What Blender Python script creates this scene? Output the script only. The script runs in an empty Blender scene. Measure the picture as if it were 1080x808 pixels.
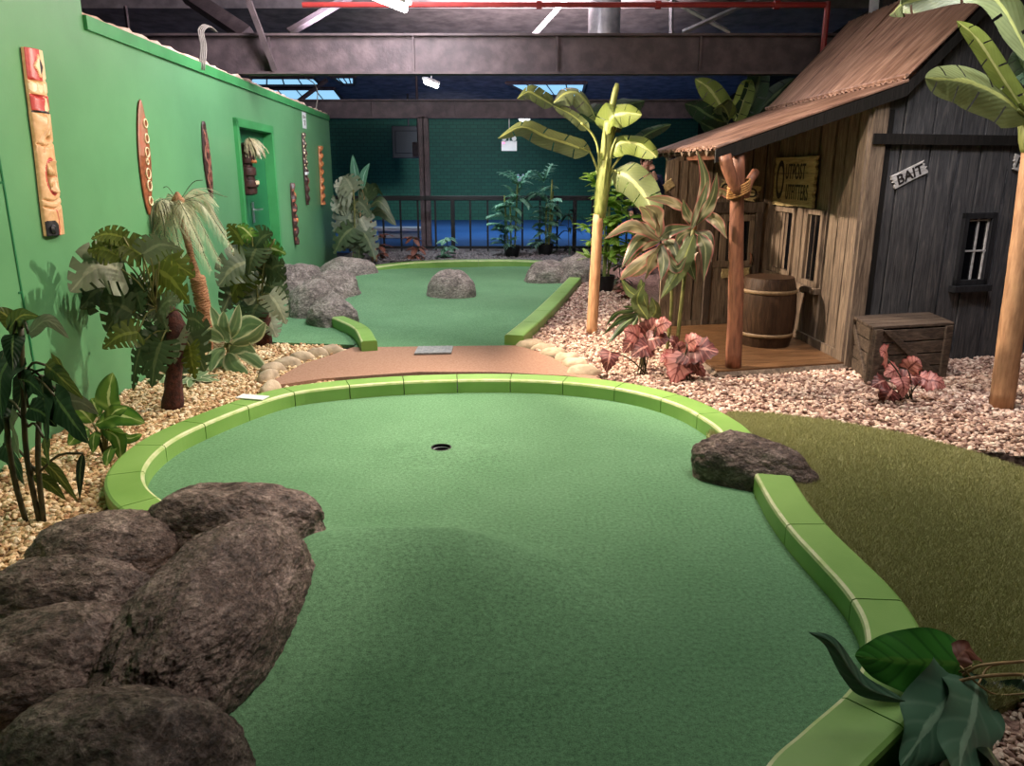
import bpy, bmesh, math, random
import numpy as np
from mathutils import Vector, Matrix, noise
PI = math.pi
S = bpy.context.scene
COL = S.collection
rnd = random.Random(7)

# ------------------------------------------------------------------ camera
CAMZ, PITCH, F = 1.55, math.radians(15.3), 810.0
cd = bpy.data.cameras.new('camera'); cam = bpy.data.objects.new('camera', cd); COL.objects.link(cam)
cam.location = (0, 0, CAMZ); cam.rotation_euler = (PI/2-PITCH, 0, 0)
cd.sensor_width = 36; cd.lens = 27.0; cd.clip_start = 0.05; cd.clip_end = 200
S.camera = cam
S.view_settings.view_transform = 'Standard'; S.view_settings.look = 'None'
S.view_settings.gamma = 1; S.view_settings.use_curve_mapping = False
S.view_settings.exposure = 0.0
CP, SP = math.cos(PITCH), math.sin(PITCH)
def ray(px, py):
    v = 404.0-py
    return Vector((px-540.0, F*CP+v*SP, -F*SP+v*CP))
def G(px, py, z=0.0):              # the spot on the level z that shows at a place in the photo
    r = ray(px, py); k = (z-CAMZ)/r.z
    return Vector((r.x*k, r.y*k, z))
def D(px, py, Y):                  # the spot at distance Y
    r = ray(px, py); k = Y/r.y
    return Vector((r.x*k, Y, CAMZ+r.z*k))

# ------------------------------------------------------------------ object helpers
def lin(c):
    c = c/255.0
    return c/12.92 if c <= 0.04045 else ((c+0.055)/1.055)**2.4
def rgb(r, g, b): return (lin(r), lin(g), lin(b), 1)
def tag(o, label=None, cat=None, group=None, kind=None):
    if label: o['label'] = label
    if cat: o['category'] = cat
    if group: o['group'] = group
    if kind: o['kind'] = kind
    return o
def empty(name, loc=(0, 0, 0), label=None, cat=None, group=None, kind=None):
    o = bpy.data.objects.new(name, None); COL.objects.link(o); o.location = loc
    o.empty_display_size = 0.1
    tag(o, label, cat, group, kind); LOC[o.name] = Vector(loc)
    return o
LOC = {}
class MB:
    """collects geometry in world space, built as one mesh object"""
    def __init__(s): s.v = []; s.f = []; s.mi = []; s.uv = []; s.hasuv = False
    def add(s, vs, fs, mi=0, uvs=None):
        b = len(s.v); s.v += [tuple(p) for p in vs]
        for k, f in enumerate(fs):
            s.f.append([b+i for i in f]); s.mi.append(mi if not isinstance(mi, list) else mi[k])
        if uvs is None: s.uv += [(0.5, 0.5)]*len(vs)
        else: s.uv += [tuple(u) for u in uvs]; s.hasuv = True
    def box(s, c, d, rot=None, mi=0):
        x, y, z = d[0]/2, d[1]/2, d[2]/2
        vs = [Vector((a*x, b*y, g*z)) for a in (-1, 1) for b in (-1, 1) for g in (-1, 1)]
        if rot is not None: vs = [rot @ p for p in vs]
        c = Vector(c); vs = [p+c for p in vs]
        s.add(vs, [(0, 1, 3, 2), (4, 6, 7, 5), (0, 4, 5, 1), (2, 3, 7, 6), (0, 2, 6, 4), (1, 5, 7, 3)], mi)
    def quadbox(s, a, b, zb, zt, za2, zt2, n, th, mi=0):
        """upright board from a to b (xy), bottom zb, tops zt (at a) and zt2 (at b), thickness th along n"""
        n = Vector(n)*th
        p = [Vector((a.x, a.y, zb)), Vector((b.x, b.y, za2)), Vector((b.x, b.y, zt2)), Vector((a.x, a.y, zt))]
        vs = p+[q+n for q in p]
        s.add(vs, [(3, 2, 1, 0), (4, 5, 6, 7), (0, 1, 5, 4), (1, 2, 6, 5), (2, 3, 7, 6), (3, 0, 4, 7)], mi)
    def tube(s, pts, rad, n=10, mi=0, caps=True, jit=0.0):
        pts = [Vector(p) for p in pts]; m = len(pts)
        if not hasattr(rad, '__len__'): rad = [rad]*m
        ref = Vector((0, 0, 1)); vs = []; fs = []; uvs = []
        prev = None
        for i, p in enumerate(pts):
            T = (pts[min(i+1, m-1)]-pts[max(i-1, 0)]).normalized()
            if prev is None:
                A = T.cross(ref)
                if A.length < 0.1: A = T.cross(Vector((1, 0, 0)))
            else:
                A = prev-T*prev.dot(T)
            A.normalize(); B = T.cross(A); prev = A
            for k in range(n):
                a = 2*PI*k/n; r = rad[i]*(1+jit*(rnd.random()-.5))
                vs.append(p+(A*math.cos(a)+B*math.sin(a))*r); uvs.append((k/n, i/max(1, m-1)))
        for i in range(m-1):
            for k in range(n):
                a = i*n+k; b = i*n+(k+1) % n
                fs.append((a, b, b+n, a+n))
        if caps:
            fs.append(tuple(range(n-1, -1, -1))); fs.append(tuple(range((m-1)*n, m*n)))
        s.add(vs, fs, mi, uvs)
    def lathe(s, prof, c, n=32, mi=0):
        c = Vector(c); vs = []; fs = []
        for r, z in prof:
            for k in range(n):
                a = 2*PI*k/n; vs.append(c+Vector((r*math.cos(a), r*math.sin(a), z)))
        for i in range(len(prof)-1):
            for k in range(n):
                a = i*n+k; b = i*n+(k+1) % n; fs.append((a, b, b+n, a+n))
        fs.append(tuple(range(n-1, -1, -1))); fs.append(tuple(range((len(prof)-1)*n, len(prof)*n)))
        s.add(vs, fs, mi)
    def build(s, name, mats, parent=None, smooth=False, origin=None, bevel=0):
        me = bpy.data.meshes.new(name)
        if origin is None:
            if parent is not None: origin = LOC.get(parent.name, Vector((0, 0, 0)))
            else:
                xs = [v[0] for v in s.v]; ys = [v[1] for v in s.v]; zs = [v[2] for v in s.v]
                origin = Vector(((min(xs)+max(xs))/2, (min(ys)+max(ys))/2, min(zs)))
        origin = Vector(origin)
        me.from_pydata([(v[0]-origin.x, v[1]-origin.y, v[2]-origin.z) for v in s.v], [], s.f)
        if not isinstance(mats, (list, tuple)): mats = [mats]
        for m in mats: me.materials.append(m)
        if any(s.mi): me.polygons.foreach_set('material_index', s.mi)
        if s.hasuv:
            ul = me.uv_layers.new(name='UVMap')
            li = np.empty(len(me.loops), dtype=np.int32); me.loops.foreach_get('vertex_index', li)
            ul.data.foreach_set('uv', np.array(s.uv, dtype=np.float32)[li].ravel())
        if smooth:
            me.polygons.foreach_set('use_smooth', [True]*len(me.polygons))
        me.update()
        o = bpy.data.objects.new(name, me); COL.objects.link(o)
        if parent is not None:
            o.parent = parent; o.location = origin-LOC.get(parent.name, Vector((0, 0, 0)))
        else: o.location = origin
        LOC[o.name] = origin.copy()
        if bevel:
            b = o.modifiers.new('bevel', 'BEVEL'); b.width = bevel; b.segments = 2; b.limit_method = 'ANGLE'; b.angle_limit = 0.7
        return o

def autosmooth(o, ang=0.6):
    me = o.data
    me.polygons.foreach_set('use_smooth', [True]*len(me.polygons))
    bm = bmesh.new(); bm.from_mesh(me)
    for e in bm.edges:
        if len(e.link_faces) == 2 and e.calc_face_angle(0) > ang: e.smooth = False
    bm.to_mesh(me); bm.free()
    return o

# ------------------------------------------------------------------ materials
def nt(name):
    m = bpy.data.materials.new(name); m.use_nodes = True
    t = m.node_tree; b = t.nodes['Principled BSDF']
    return m, t, b
def N(t, typ, **kw):
    n = t.nodes.new(typ)
    for k, v in kw.items():
        if k.startswith('_'): setattr(n, k[1:], v)
    return n
def noise_node(t, vec, scale, detail=4, rough=.55, dist=0):
    n = t.nodes.new('ShaderNodeTexNoise'); n.inputs['Scale'].default_value = scale
    n.inputs['Detail'].default_value = detail; n.inputs['Roughness'].default_value = rough
    n.inputs['Distortion'].default_value = dist
    if vec is not None: t.links.new(vec, n.inputs['Vector'])
    return n
def ramp(t, fac, stops):
    r = t.nodes.new('ShaderNodeValToRGB'); e = r.color_ramp.elements
    while len(e) > 1: e.remove(e[0])
    e[0].position, e[0].color = stops[0]
    for p, c in stops[1:]:
        x = e.new(p); x.color = c
    t.links.new(fac, r.inputs['Fac']); return r
def coords(t, kind='Object', scale=(1, 1, 1)):
    tc = t.nodes.new('ShaderNodeTexCoord'); mp = t.nodes.new('ShaderNodeMapping')
    mp.inputs['Scale'].default_value = scale
    t.links.new(tc.outputs[kind], mp.inputs['Vector']); return mp.outputs['Vector']
def bump(t, b, h, strength, dist, prev=None):
    n = t.nodes.new('ShaderNodeBump'); n.inputs['Strength'].default_value = strength; n.inputs['Distance'].default_value = dist
    t.links.new(h, n.inputs['Height'])
    if prev is not None: t.links.new(prev.outputs['Normal'], n.inputs['Normal'])
    t.links.new(n.outputs['Normal'], b.inputs['Normal']); return n
def surf(name, c1, c2=None, scale=5, rough=.6, bscale=40, bstr=.3, bdist=.01, metal=0, stretch=(1, 1, 1), spec=.5, detail=5, lo=.35, hi=.65, c3=None, world=False):
    m, t, b = nt(name)
    if world:
        g = t.nodes.new('ShaderNodeNewGeometry'); mp = t.nodes.new('ShaderNodeMapping'); mp.inputs['Scale'].default_value = stretch
        t.links.new(g.outputs['Position'], mp.inputs['Vector']); v = mp.outputs['Vector']
    else: v = coords(t, 'Object', stretch)
    c2 = c2 or c1
    n = noise_node(t, v, scale, detail)
    st = [(lo, c1), (hi, c2)] if c3 is None else [(lo, c1), ((lo+hi)/2, c2), (hi, c3)]
    r = ramp(t, n.outputs['Fac'], st); t.links.new(r.outputs['Color'], b.inputs['Base Color'])
    b.inputs['Roughness'].default_value = rough; b.inputs['Metallic'].default_value = metal
    b.inputs['Specular IOR Level'].default_value = spec
    if bstr: 
        n2 = noise_node(t, v, bscale, 6, .6); bump(t, b, n2.outputs['Fac'], bstr, bdist)
    return m
def emis(name, c, s):
    m, t, b = nt(name); b.inputs['Base Color'].default_value = c
    b.inputs['Emission Color'].default_value = c; b.inputs['Emission Strength'].default_value = s
    return m
def leafmat(name, mid, body, edge, vein=None, k=14, vs=.35, rough=.45, trans=.25, edgepos=.75, blotch=.25):
    """mid: along the midrib, body: blade, edge: margin, vein: side veins"""
    m, t, b = nt(name)
    uv = t.nodes.new('ShaderNodeTexCoord'); sp = t.nodes.new('ShaderNodeSeparateXYZ'); t.links.new(uv.outputs['UV'], sp.inputs[0])
    def M_(op, a, b_=None):
        n = t.nodes.new('ShaderNodeMath'); n.operation = op
        for i, x in enumerate((a, b_)):
            if x is None: continue
            if isinstance(x, (int, float)): n.inputs[i].default_value = x
            else: t.links.new(x, n.inputs[i])
        return n.outputs[0]
    a = M_('ABSOLUTE', M_('MULTIPLY', M_('SUBTRACT', sp.outputs['X'], .5), 2.0))
    nn = noise_node(t, uv.outputs['UV'], 6, 3)
    aw = M_('ADD', a, M_('MULTIPLY', M_('SUBTRACT', nn.outputs['Fac'], .5), .35))
    r = ramp(t, aw, [(0.0, mid), (.07, mid), (.12, body), (edgepos-.1, body), (edgepos+.1, edge), (1, edge)])
    ph = M_('SINE', M_('MULTIPLY', M_('SUBTRACT', sp.outputs['Y'], M_('MULTIPLY', a, .22)), k*2*PI))
    vm = M_('MULTIPLY', M_('POWER', M_('MAXIMUM', ph, 0.0), 4.0), vs)
    mx = t.nodes.new('ShaderNodeMix'); mx.data_type = 'RGBA'
    t.links.new(vm, mx.inputs['Factor']); t.links.new(r.outputs['Color'], mx.inputs['A']); mx.inputs['B'].default_value = vein or mid
    g = t.nodes.new('ShaderNodeNewGeometry'); n3 = noise_node(t, g.outputs['Position'], 5, 3)
    hsv = t.nodes.new('ShaderNodeHueSaturation'); t.links.new(mx.outputs['Result'], hsv.inputs['Color'])
    t.links.new(M_('ADD', M_('MULTIPLY', n3.outputs['Fac'], blotch*4), 1-blotch*2), hsv.inputs['Value'])
    t.links.new(hsv.outputs['Color'], b.inputs['Base Color'])
    b.inputs['Roughness'].default_value = rough
    bump(t, b, ph, .25, .002)
    tr = t.nodes.new('ShaderNodeBsdfTranslucent'); t.links.new(hsv.outputs['Color'], tr.inputs['Color'])
    ms = t.nodes.new('ShaderNodeMixShader'); ms.inputs[0].default_value = trans
    out = t.nodes['Material Output']
    t.links.new(b.outputs[0], ms.inputs[1]); t.links.new(tr.outputs[0], ms.inputs[2]); t.links.new(ms.outputs[0], out.inputs['Surface'])
    return m

M_ = {}
M_['wall'] = surf('green wall paint', rgb(88, 142, 96), rgb(96, 151, 104), 1.5, .4, 60, .12, .004, world=True)
M_['wall_trim'] = surf('green gloss trim', rgb(56, 134, 74), rgb(66, 148, 86), 3, .4, 60, .1, .003)
M_['door_green'] = surf('dark green door paint', rgb(30, 98, 60), rgb(36, 108, 66), 2, .3, 50, .08, .003)
M_['foam'] = surf('ragged expanding foam', rgb(196, 160, 140), rgb(230, 205, 190), 9, .8, 40, .6, .01)
M_['carpet'] = None
M_['curb'] = surf('lime green curb paint', rgb(114, 156, 74), rgb(132, 172, 90), 2.2, .42, 120, .25, .002, world=True)
M_['curb_edge'] = surf('cream curb edge', rgb(170, 192, 120), rgb(206, 210, 164), 12, .4, 120, .25, .002, world=True)  # paler cream tone for the inner top edge
M_['path'] = surf('brown path carpet', rgb(146, 114, 96), rgb(162, 130, 112), 60, .95, 300, .6, .004, world=True, spec=.1)
M_['beam'] = surf('dark painted steel', rgb(72, 60, 64), rgb(104, 88, 90), 6, .6, 30, .4, .01, lo=.4, hi=.75)
M_['ceil'] = surf('dark roof sheeting', rgb(110, 100, 104), rgb(150, 138, 140), 4, .85, 20, .2, .01)
M_['black_metal'] = surf('black painted metal', rgb(10, 10, 13), rgb(18, 18, 22), 8, .5, 60, .1, .002)
M_['galv'] = surf('galvanised duct', rgb(150, 148, 156), rgb(190, 186, 190), 8, .4, 50, .1, .002, metal=.6)
M_['redpipe'] = surf('red pipe paint', rgb(130, 34, 34), rgb(150, 44, 40), 10, .5, 50, .1, .002)
M_['white'] = surf('white plastic', rgb(222, 224, 228), rgb(236, 236, 238), 5, .4, 50, 0)
M_['cable'] = surf('grey white cable', rgb(128, 120, 112), rgb(150, 142, 134), 5, .5, 50, 0)
M_['backwall'] = None
M_['bluefloor'] = surf('blue carpet', rgb(44, 92, 150), rgb(52, 104, 164), 30, .9, 200, .3, .004, world=True)
M_['darkfloor'] = surf('dark floor', rgb(22, 24, 34), rgb(36, 38, 48), 12, .8, 100, .3, .004, world=True)
M_['chrome'] = surf('brushed steel', rgb(190, 190, 194), rgb(210, 210, 212), 30, .3, 80, .05, .001, metal=.9)
M_['hole'] = surf('dark cup liner', rgb(14, 16, 14), rgb(22, 24, 20), 30, .6, 80, 0)
M_['plate'] = surf('grey start mat', rgb(118, 124, 128), rgb(150, 154, 156), 40, .6, 200, .4, .002)
M_['soil'] = surf('soil', rgb(30, 22, 18), rgb(46, 36, 28), 60, .95, 100, .6, .01)
M_['pot'] = surf('black plastic pot', rgb(14, 14, 15), rgb(24, 24, 26), 20, .4, 60, 0)
M_['logwood'] = surf('reddish log wood', rgb(96, 58, 42), rgb(142, 92, 68), 6, .55, 30, .5, .006, stretch=(6, 6, 1))
M_['palewood'] = surf('peeled pale trunk', rgb(160, 118, 84), rgb(196, 152, 112), 7, .6, 30, .5, .006, stretch=(6, 6, 1))
M_['coir'] = surf('coir bark', rgb(132, 88, 60), rgb(190, 142, 104), 25, .9, 60, 1, .01, stretch=(1, 1, 5))
M_['darktrunk'] = surf('dark red brown fibre trunk', rgb(50, 24, 20), rgb(84, 42, 32), 30, .9, 70, 1, .01)
M_['rope'] = surf('tan rope', rgb(132, 92, 50), rgb(176, 130, 78), 60, .9, 120, .6, .003)
M_['ink'] = surf('dark sign paint', rgb(18, 14, 12), rgb(28, 22, 18), 30, .7, 60, 0)
M_['stone_rope'] = surf('tan edging stone', rgb(150, 134, 112), rgb(196, 178, 152), 9, .8, 40, .6, .01, world=True)

def wood(name, a, b_, c, axis='z', rough=.7, sc=1.0):
    st = {'z': (14, 14, 1.1), 'x': (1.1, 14, 14), 'y': (14, 1.1, 14)}[axis]
    m, t, b = nt(name)
    g = t.nodes.new('ShaderNodeNewGeometry'); mp = t.nodes.new('ShaderNodeMapping'); mp.inputs['Scale'].default_value = st
    t.links.new(g.outputs['Position'], mp.inputs['Vector']); v = mp.outputs['Vector']
    n = noise_node(t, v, 2.6*sc, 8, .65, 1.2); r = ramp(t, n.outputs['Fac'], [(.28, a), (.5, b_), (.72, c)])
    n0 = noise_node(t, g.outputs['Position'], 3.2, 4)
    hsv = t.nodes.new('ShaderNodeHueSaturation'); t.links.new(r.outputs['Color'], hsv.inputs['Color'])
    mr = t.nodes.new('ShaderNodeMapRange'); mr.inputs['To Min'].default_value = .55; mr.inputs['To Max'].default_value = 1.4
    t.links.new(n0.outputs['Fac'], mr.inputs['Value']); t.links.new(mr.outputs[0], hsv.inputs['Value'])
    t.links.new(hsv.outputs['Color'], b.inputs['Base Color']); b.inputs['Roughness'].default_value = rough
    b.inputs['Specular IOR Level'].default_value = .3
    bump(t, b, n.outputs['Fac'], .7, .01)
    return m
M_['barn'] = wood('weathered grey boards', rgb(38, 39, 41), rgb(66, 66, 68), rgb(98, 95, 92))
M_['barn2'] = wood('weathered brown boards', rgb(60, 50, 42), rgb(108, 93, 79), rgb(150, 132, 112))
M_['barndark'] = wood('dark boards', rgb(12, 11, 10), rgb(22, 20, 18), rgb(34, 30, 28))
M_['barntrim'] = wood('weathered window trim', rgb(40, 34, 30), rgb(74, 62, 54), rgb(104, 92, 80))
M_['winframe'] = wood('near black window frame', rgb(14, 15, 18), rgb(26, 27, 30), rgb(38, 38, 42))
M_['deck'] = wood('varnished porch boards', rgb(60, 42, 28), rgb(98, 70, 46), rgb(128, 96, 66), 'x', .35)
M_['cratewood'] = wood('crate slats', rgb(42, 34, 28), rgb(76, 64, 54), rgb(108, 94, 80), 'x')
M_['barrel'] = wood('barrel staves', rgb(34, 22, 15), rgb(58, 40, 27), rgb(80, 58, 40), 'z', .5)
M_['signwood'] = wood('pale sign board', rgb(120, 104, 72), rgb(166, 148, 106), rgb(190, 172, 130), 'y')
M_['signwhite'] = wood('whitewashed sign board', rgb(130, 128, 126), rgb(170, 168, 166), rgb(196, 194, 190), 'x')
M_['pane'] = surf('dark pane', rgb(8, 9, 12), rgb(12, 13, 16), 4, .12, 20, 0)
M_['hoop'] = surf('tan hoop', rgb(112, 90, 64), rgb(140, 116, 84), 30, .6, 80, .2, .002)

def roofmat():
    m, t, b = nt('rust brown corrugated roof')
    g = t.nodes.new('ShaderNodeNewGeometry'); mp = t.nodes.new('ShaderNodeMapping'); mp.inputs['Scale'].default_value = (1.2, 12, 1.2)
    t.links.new(g.outputs['Position'], mp.inputs['Vector'])
    n = noise_node(t, mp.outputs['Vector'], 2, 6, .6)
    r = ramp(t, n.outputs['Fac'], [(.3, rgb(84, 60, 50)), (.5, rgb(122, 92, 78)), (.7, rgb(154, 124, 108))])
    t.links.new(r.outputs['Color'], b.inputs['Base Color']); b.inputs['Roughness'].default_value = .5
    b.inputs['Metallic'].default_value = .1
    bump(t, b, n.outputs['Fac'], .3, .01); return m
M_['roof'] = roofmat()
def rockmat(name, a, b_, c, rough=.5, sc=1.0):
    m, t, b = nt(name)
    g = t.nodes.new('ShaderNodeNewGeometry'); v = g.outputs['Position']
    mp = t.nodes.new('ShaderNodeMapping'); mp.inputs['Scale'].default_value = (1, 1, 1.6); mp.inputs['Rotation'].default_value = (.4, .6, .3)
    t.links.new(v, mp.inputs['Vector']); v = mp.outputs['Vector']
    n = noise_node(t, v, 9*sc, 10, .78, .5); r = ramp(t, n.outputs['Fac'], [(.36, a), (.5, b_), (.62, c)])
    t.links.new(r.outputs['Color'], b.inputs['Base Color'])
    n2 = noise_node(t, v, 34*sc, 6, .62, .5)
    b1 = bump(t, b, n.outputs['Fac'], 1.0, .06); bump(t, b, n2.outputs['Fac'], 1.0, .035, b1)
    n5 = noise_node(t, v, 55*sc, 3, .7, .3); hv = t.nodes.new('ShaderNodeHueSaturation'); mv = t.nodes.new('ShaderNodeMapRange')
    mv.inputs['From Min'].default_value = .3; mv.inputs['From Max'].default_value = .7; mv.inputs['To Min'].default_value = .35; mv.inputs['To Max'].default_value = 1.6
    t.links.new(n5.outputs['Fac'], mv.inputs['Value']); t.links.new(r.outputs['Color'], hv.inputs['Color']); t.links.new(mv.outputs[0], hv.inputs['Value']); t.links.new(hv.outputs['Color'], b.inputs['Base Color'])
    rr = t.nodes.new('ShaderNodeMapRange'); rr.inputs['To Min'].default_value = rough-.12; rr.inputs['To Max'].default_value = rough+.25
    t.links.new(n2.outputs['Fac'], rr.inputs['Value']); t.links.new(rr.outputs[0], b.inputs['Roughness'])
    return m
M_['rock'] = rockmat('brown cast rock', rgb(66, 52, 46), rgb(128, 108, 98), rgb(186, 166, 154), .36)
M_['rockgrey'] = rockmat('grey cast rock', rgb(104, 97, 91), rgb(150, 140, 131), rgb(188, 178, 168), .5, .7)

def carpetmat(name, a, b_, pile=230, c=1.3):
    m, t, b = nt(name)
    g = t.nodes.new('ShaderNodeNewGeometry'); v = g.outputs['Position']
    n = noise_node(t, v, 2.2, 5, .6); n2 = noise_node(t, v, pile, 2, .8); n3 = noise_node(t, v, 60, 4, .7)
    r = ramp(t, n.outputs['Fac'], [(.3, a), (.7, b_)])
    hsv = t.nodes.new('ShaderNodeHueSaturation'); t.links.new(r.outputs['Color'], hsv.inputs['Color'])
    ad = t.nodes.new('ShaderNodeMath'); ad.operation = 'ADD'
    t.links.new(n2.outputs['Fac'], ad.inputs[0]); t.links.new(n3.outputs['Fac'], ad.inputs[1])
    mr = t.nodes.new('ShaderNodeMapRange'); mr.inputs['From Min'].default_value = .6; mr.inputs['From Max'].default_value = 1.4
    mr.inputs['To Min'].default_value = 1-c*.55; mr.inputs['To Max'].default_value = 1+c*.55
    t.links.new(ad.outputs[0], mr.inputs['Value']); t.links.new(mr.outputs[0], hsv.inputs['Value'])
    t.links.new(hsv.outputs['Color'], b.inputs['Base Color'])
    b.inputs['Roughness'].default_value = .95; b.inputs['Specular IOR Level'].default_value = .15
    b.inputs['Sheen Weight'].default_value = .25; b.inputs['Sheen Roughness'].default_value = .5
    b.inputs['Sheen Tint'].default_value = rgb(120, 200, 140)
    bump(t, b, ad.outputs[0], .7, .004)
    return m
M_['carpet'] = carpetmat('green putting carpet', rgb(92, 131, 95), rgb(101, 140, 104))
M_['lawn'] = carpetmat('olive artificial lawn', rgb(158, 162, 108), rgb(174, 176, 122), 200, 1.3)
M_['blade'] = surf('artificial grass blade', rgb(150, 152, 98), rgb(190, 188, 138), 3, .6, 10, 0)
def blockwall():
    m, t, b = nt('green painted block wall')
    g = t.nodes.new('ShaderNodeNewGeometry'); mp = t.nodes.new('ShaderNodeMapping'); mp.inputs['Rotation'].default_value = (PI/2, 0, 0)
    t.links.new(g.outputs['Position'], mp.inputs['Vector'])
    br = t.nodes.new('ShaderNodeTexBrick'); br.inputs['Scale'].default_value = 2.2
    br.inputs['Color1'].default_value = rgb(36, 104, 80); br.inputs['Color2'].default_value = rgb(42, 116, 88); br.inputs['Mortar'].default_value = rgb(28, 84, 64)
    br.inputs['Mortar Size'].default_value = .02
    t.links.new(mp.outputs['Vector'], br.inputs['Vector']); t.links.new(br.outputs['Color'], b.inputs['Base Color'])
    b.inputs['Roughness'].default_value = .6; return m
M_['backwall'] = blockwall()
def pebblemat(name, cols):
    m, t, b = nt(name)
    oi = t.nodes.new('ShaderNodeObjectInfo')
    r = ramp(t, oi.outputs['Random'], [(i/len(cols), c) for i, c in enumerate(cols)])
    r.color_ramp.interpolation = 'CONSTANT'
    g = t.nodes.new('ShaderNodeNewGeometry'); n = noise_node(t, g.outputs['Position'], 60, 3)
    mx = t.nodes.new('ShaderNodeHueSaturation'); t.links.new(r.outputs['Color'], mx.inputs['Color'])
    mr = t.nodes.new('ShaderNodeMapRange'); mr.inputs['To Min'].default_value = .7; mr.inputs['To Max'].default_value = 1.3
    t.links.new(n.outputs['Fac'], mr.inputs['Value']); t.links.new(mr.outputs[0], mx.inputs['Value'])
    t.links.new(mx.outputs['Color'], b.inputs['Base Color']); b.inputs['Roughness'].default_value = .7
    return m
M_['peb_l'] = pebblemat('pale yellow gravel', [rgb(202, 172, 128), rgb(222, 196, 156), rgb(184, 150, 108), rgb(232, 214, 182), rgb(170, 132, 94), rgb(210, 184, 146)])
M_['peb_r'] = pebblemat('pink gravel', [rgb(184, 154, 136), rgb(206, 180, 162), rgb(154, 124, 108), rgb(222, 202, 184), rgb(134, 104, 92), rgb(194, 166, 148)])
M_['gravel_l'] = surf('yellow gravel bed', rgb(120, 96, 66), rgb(190, 162, 122), 45, .9, 60, 1, .02, world=True)
M_['gravel_r'] = surf('pink gravel bed', rgb(112, 84, 74), rgb(184, 150, 136), 45, .9, 60, 1, .02, world=True)
M_['gravel_b'] = surf('grey gravel bed', rgb(74, 72, 76), rgb(140, 134, 134), 45, .9, 60, 1, .02, world=True)

# leaf looks
L = {}
L['monstera'] = leafmat('monstera leaf', rgb(104, 114, 78), rgb(62, 80, 50), rgb(58, 76, 48), rgb(96, 108, 74), 7, .3, .5, .2, .9)
L['monstera_grey'] = leafmat('grey monstera leaf', rgb(160, 162, 136), rgb(124, 130, 106), rgb(112, 120, 96), rgb(140, 148, 122), 7, .4, .5, .15, .9)  # greyer, paler variant of the monstera leaf colours
L['monstera_olive'] = leafmat('olive monstera leaf', rgb(126, 136, 60), rgb(84, 96, 34), rgb(70, 84, 26), rgb(130, 140, 60), 7, .35, .5, .3, .9)
L['philo'] = leafmat('dark glossy leaf', rgb(110, 130, 80), rgb(22, 44, 26), rgb(20, 40, 24), rgb(60, 84, 52), 8, .35, .35, .12, .9)
L['philo_olive'] = leafmat('olive leaf', rgb(140, 140, 70), rgb(72, 86, 34), rgb(60, 74, 30), rgb(120, 130, 60), 8, .35, .45, .25, .9)
L['hosta'] = leafmat('cream striped hosta leaf', rgb(214, 224, 160), rgb(96, 136, 52), rgb(66, 110, 44), rgb(176, 200, 110), 1.5, .5, .45, .25, .7)
L['hosta_pale'] = leafmat('cream edged hosta leaf', rgb(128, 152, 104), rgb(104, 132, 90), rgb(212, 218, 180), rgb(140, 160, 120), 1.5, .3, .5, .25, .72)
L['palm'] = leafmat('grey green palm frond', rgb(176, 176, 140), rgb(92, 102, 72), rgb(96, 106, 76), None, 1, .0, .6, .2)
L['banana'] = leafmat('olive banana leaf', rgb(168, 176, 104), rgb(104, 116, 74), rgb(96, 108, 70), rgb(124, 134, 92), 18, .25, .5, .25, .9)
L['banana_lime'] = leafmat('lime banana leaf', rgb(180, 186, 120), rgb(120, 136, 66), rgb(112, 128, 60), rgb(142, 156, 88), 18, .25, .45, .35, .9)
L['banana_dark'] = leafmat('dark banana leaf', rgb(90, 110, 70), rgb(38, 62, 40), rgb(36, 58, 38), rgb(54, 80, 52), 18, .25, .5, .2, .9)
L['cordy'] = leafmat('striped cordyline leaf', rgb(150, 150, 112), rgb(84, 94, 64), rgb(160, 92, 88), rgb(196, 190, 160), 1.2, .5, .5, .2, .8, .35)
L['cordy_pale'] = leafmat('faded cordyline leaf', rgb(150, 142, 104), rgb(122, 116, 84), rgb(172, 108, 100), rgb(206, 196, 164), 1.2, .4, .5, .25, .78)
L['begonia'] = leafmat('pink begonia leaf', rgb(110, 52, 50), rgb(196, 132, 124), rgb(150, 74, 70), rgb(120, 56, 54), 6, .8, .5, .25, .85)
L['begonia_dark'] = leafmat('dark red begonia leaf', rgb(196, 140, 128), rgb(96, 48, 46), rgb(70, 36, 36), rgb(176, 112, 104), 6, .6, .5, .2, .9)
L['croton'] = leafmat('yellow green leaf', rgb(200, 220, 110), rgb(130, 170, 62), rgb(150, 186, 74), rgb(170, 196, 80), 6, .3, .45, .35, .85)
L['palmblue'] = leafmat('blue green parlour palm leaf', rgb(180, 214, 196), rgb(100, 152, 124), rgb(120, 172, 142), rgb(120, 170, 150), 6, .2, .45, .25, .85)
L['grass'] = leafmat('green striped leaf', rgb(120, 140, 90), rgb(60, 82, 46), rgb(70, 50, 44), rgb(130, 140, 100), 1.2, .3, .5, .2, .8)
L['brownleaf'] = leafmat('dry brown leaf', rgb(150, 100, 80), rgb(120, 72, 58), rgb(96, 60, 48), rgb(150, 104, 84), 6, .3, .6, .2, .9)
M_['stalk'] = surf('green brown stalk', rgb(86, 90, 44), rgb(120, 116, 66), 20, .6, 60, .3, .002)
M_['stalk_dark'] = surf('dark stalk', rgb(38, 42, 22), rgb(70, 66, 38), 20, .6, 60, .3, .002)
M_['stalk_yellow'] = surf('yellow green stalk', rgb(106, 116, 56), rgb(144, 150, 86), 12, .5, 60, .3, .002, stretch=(4, 4, 1))
M_['stalk_tan'] = surf('tan cane', rgb(136, 110, 72), rgb(168, 140, 96), 20, .6, 60, .3, .002)

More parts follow.
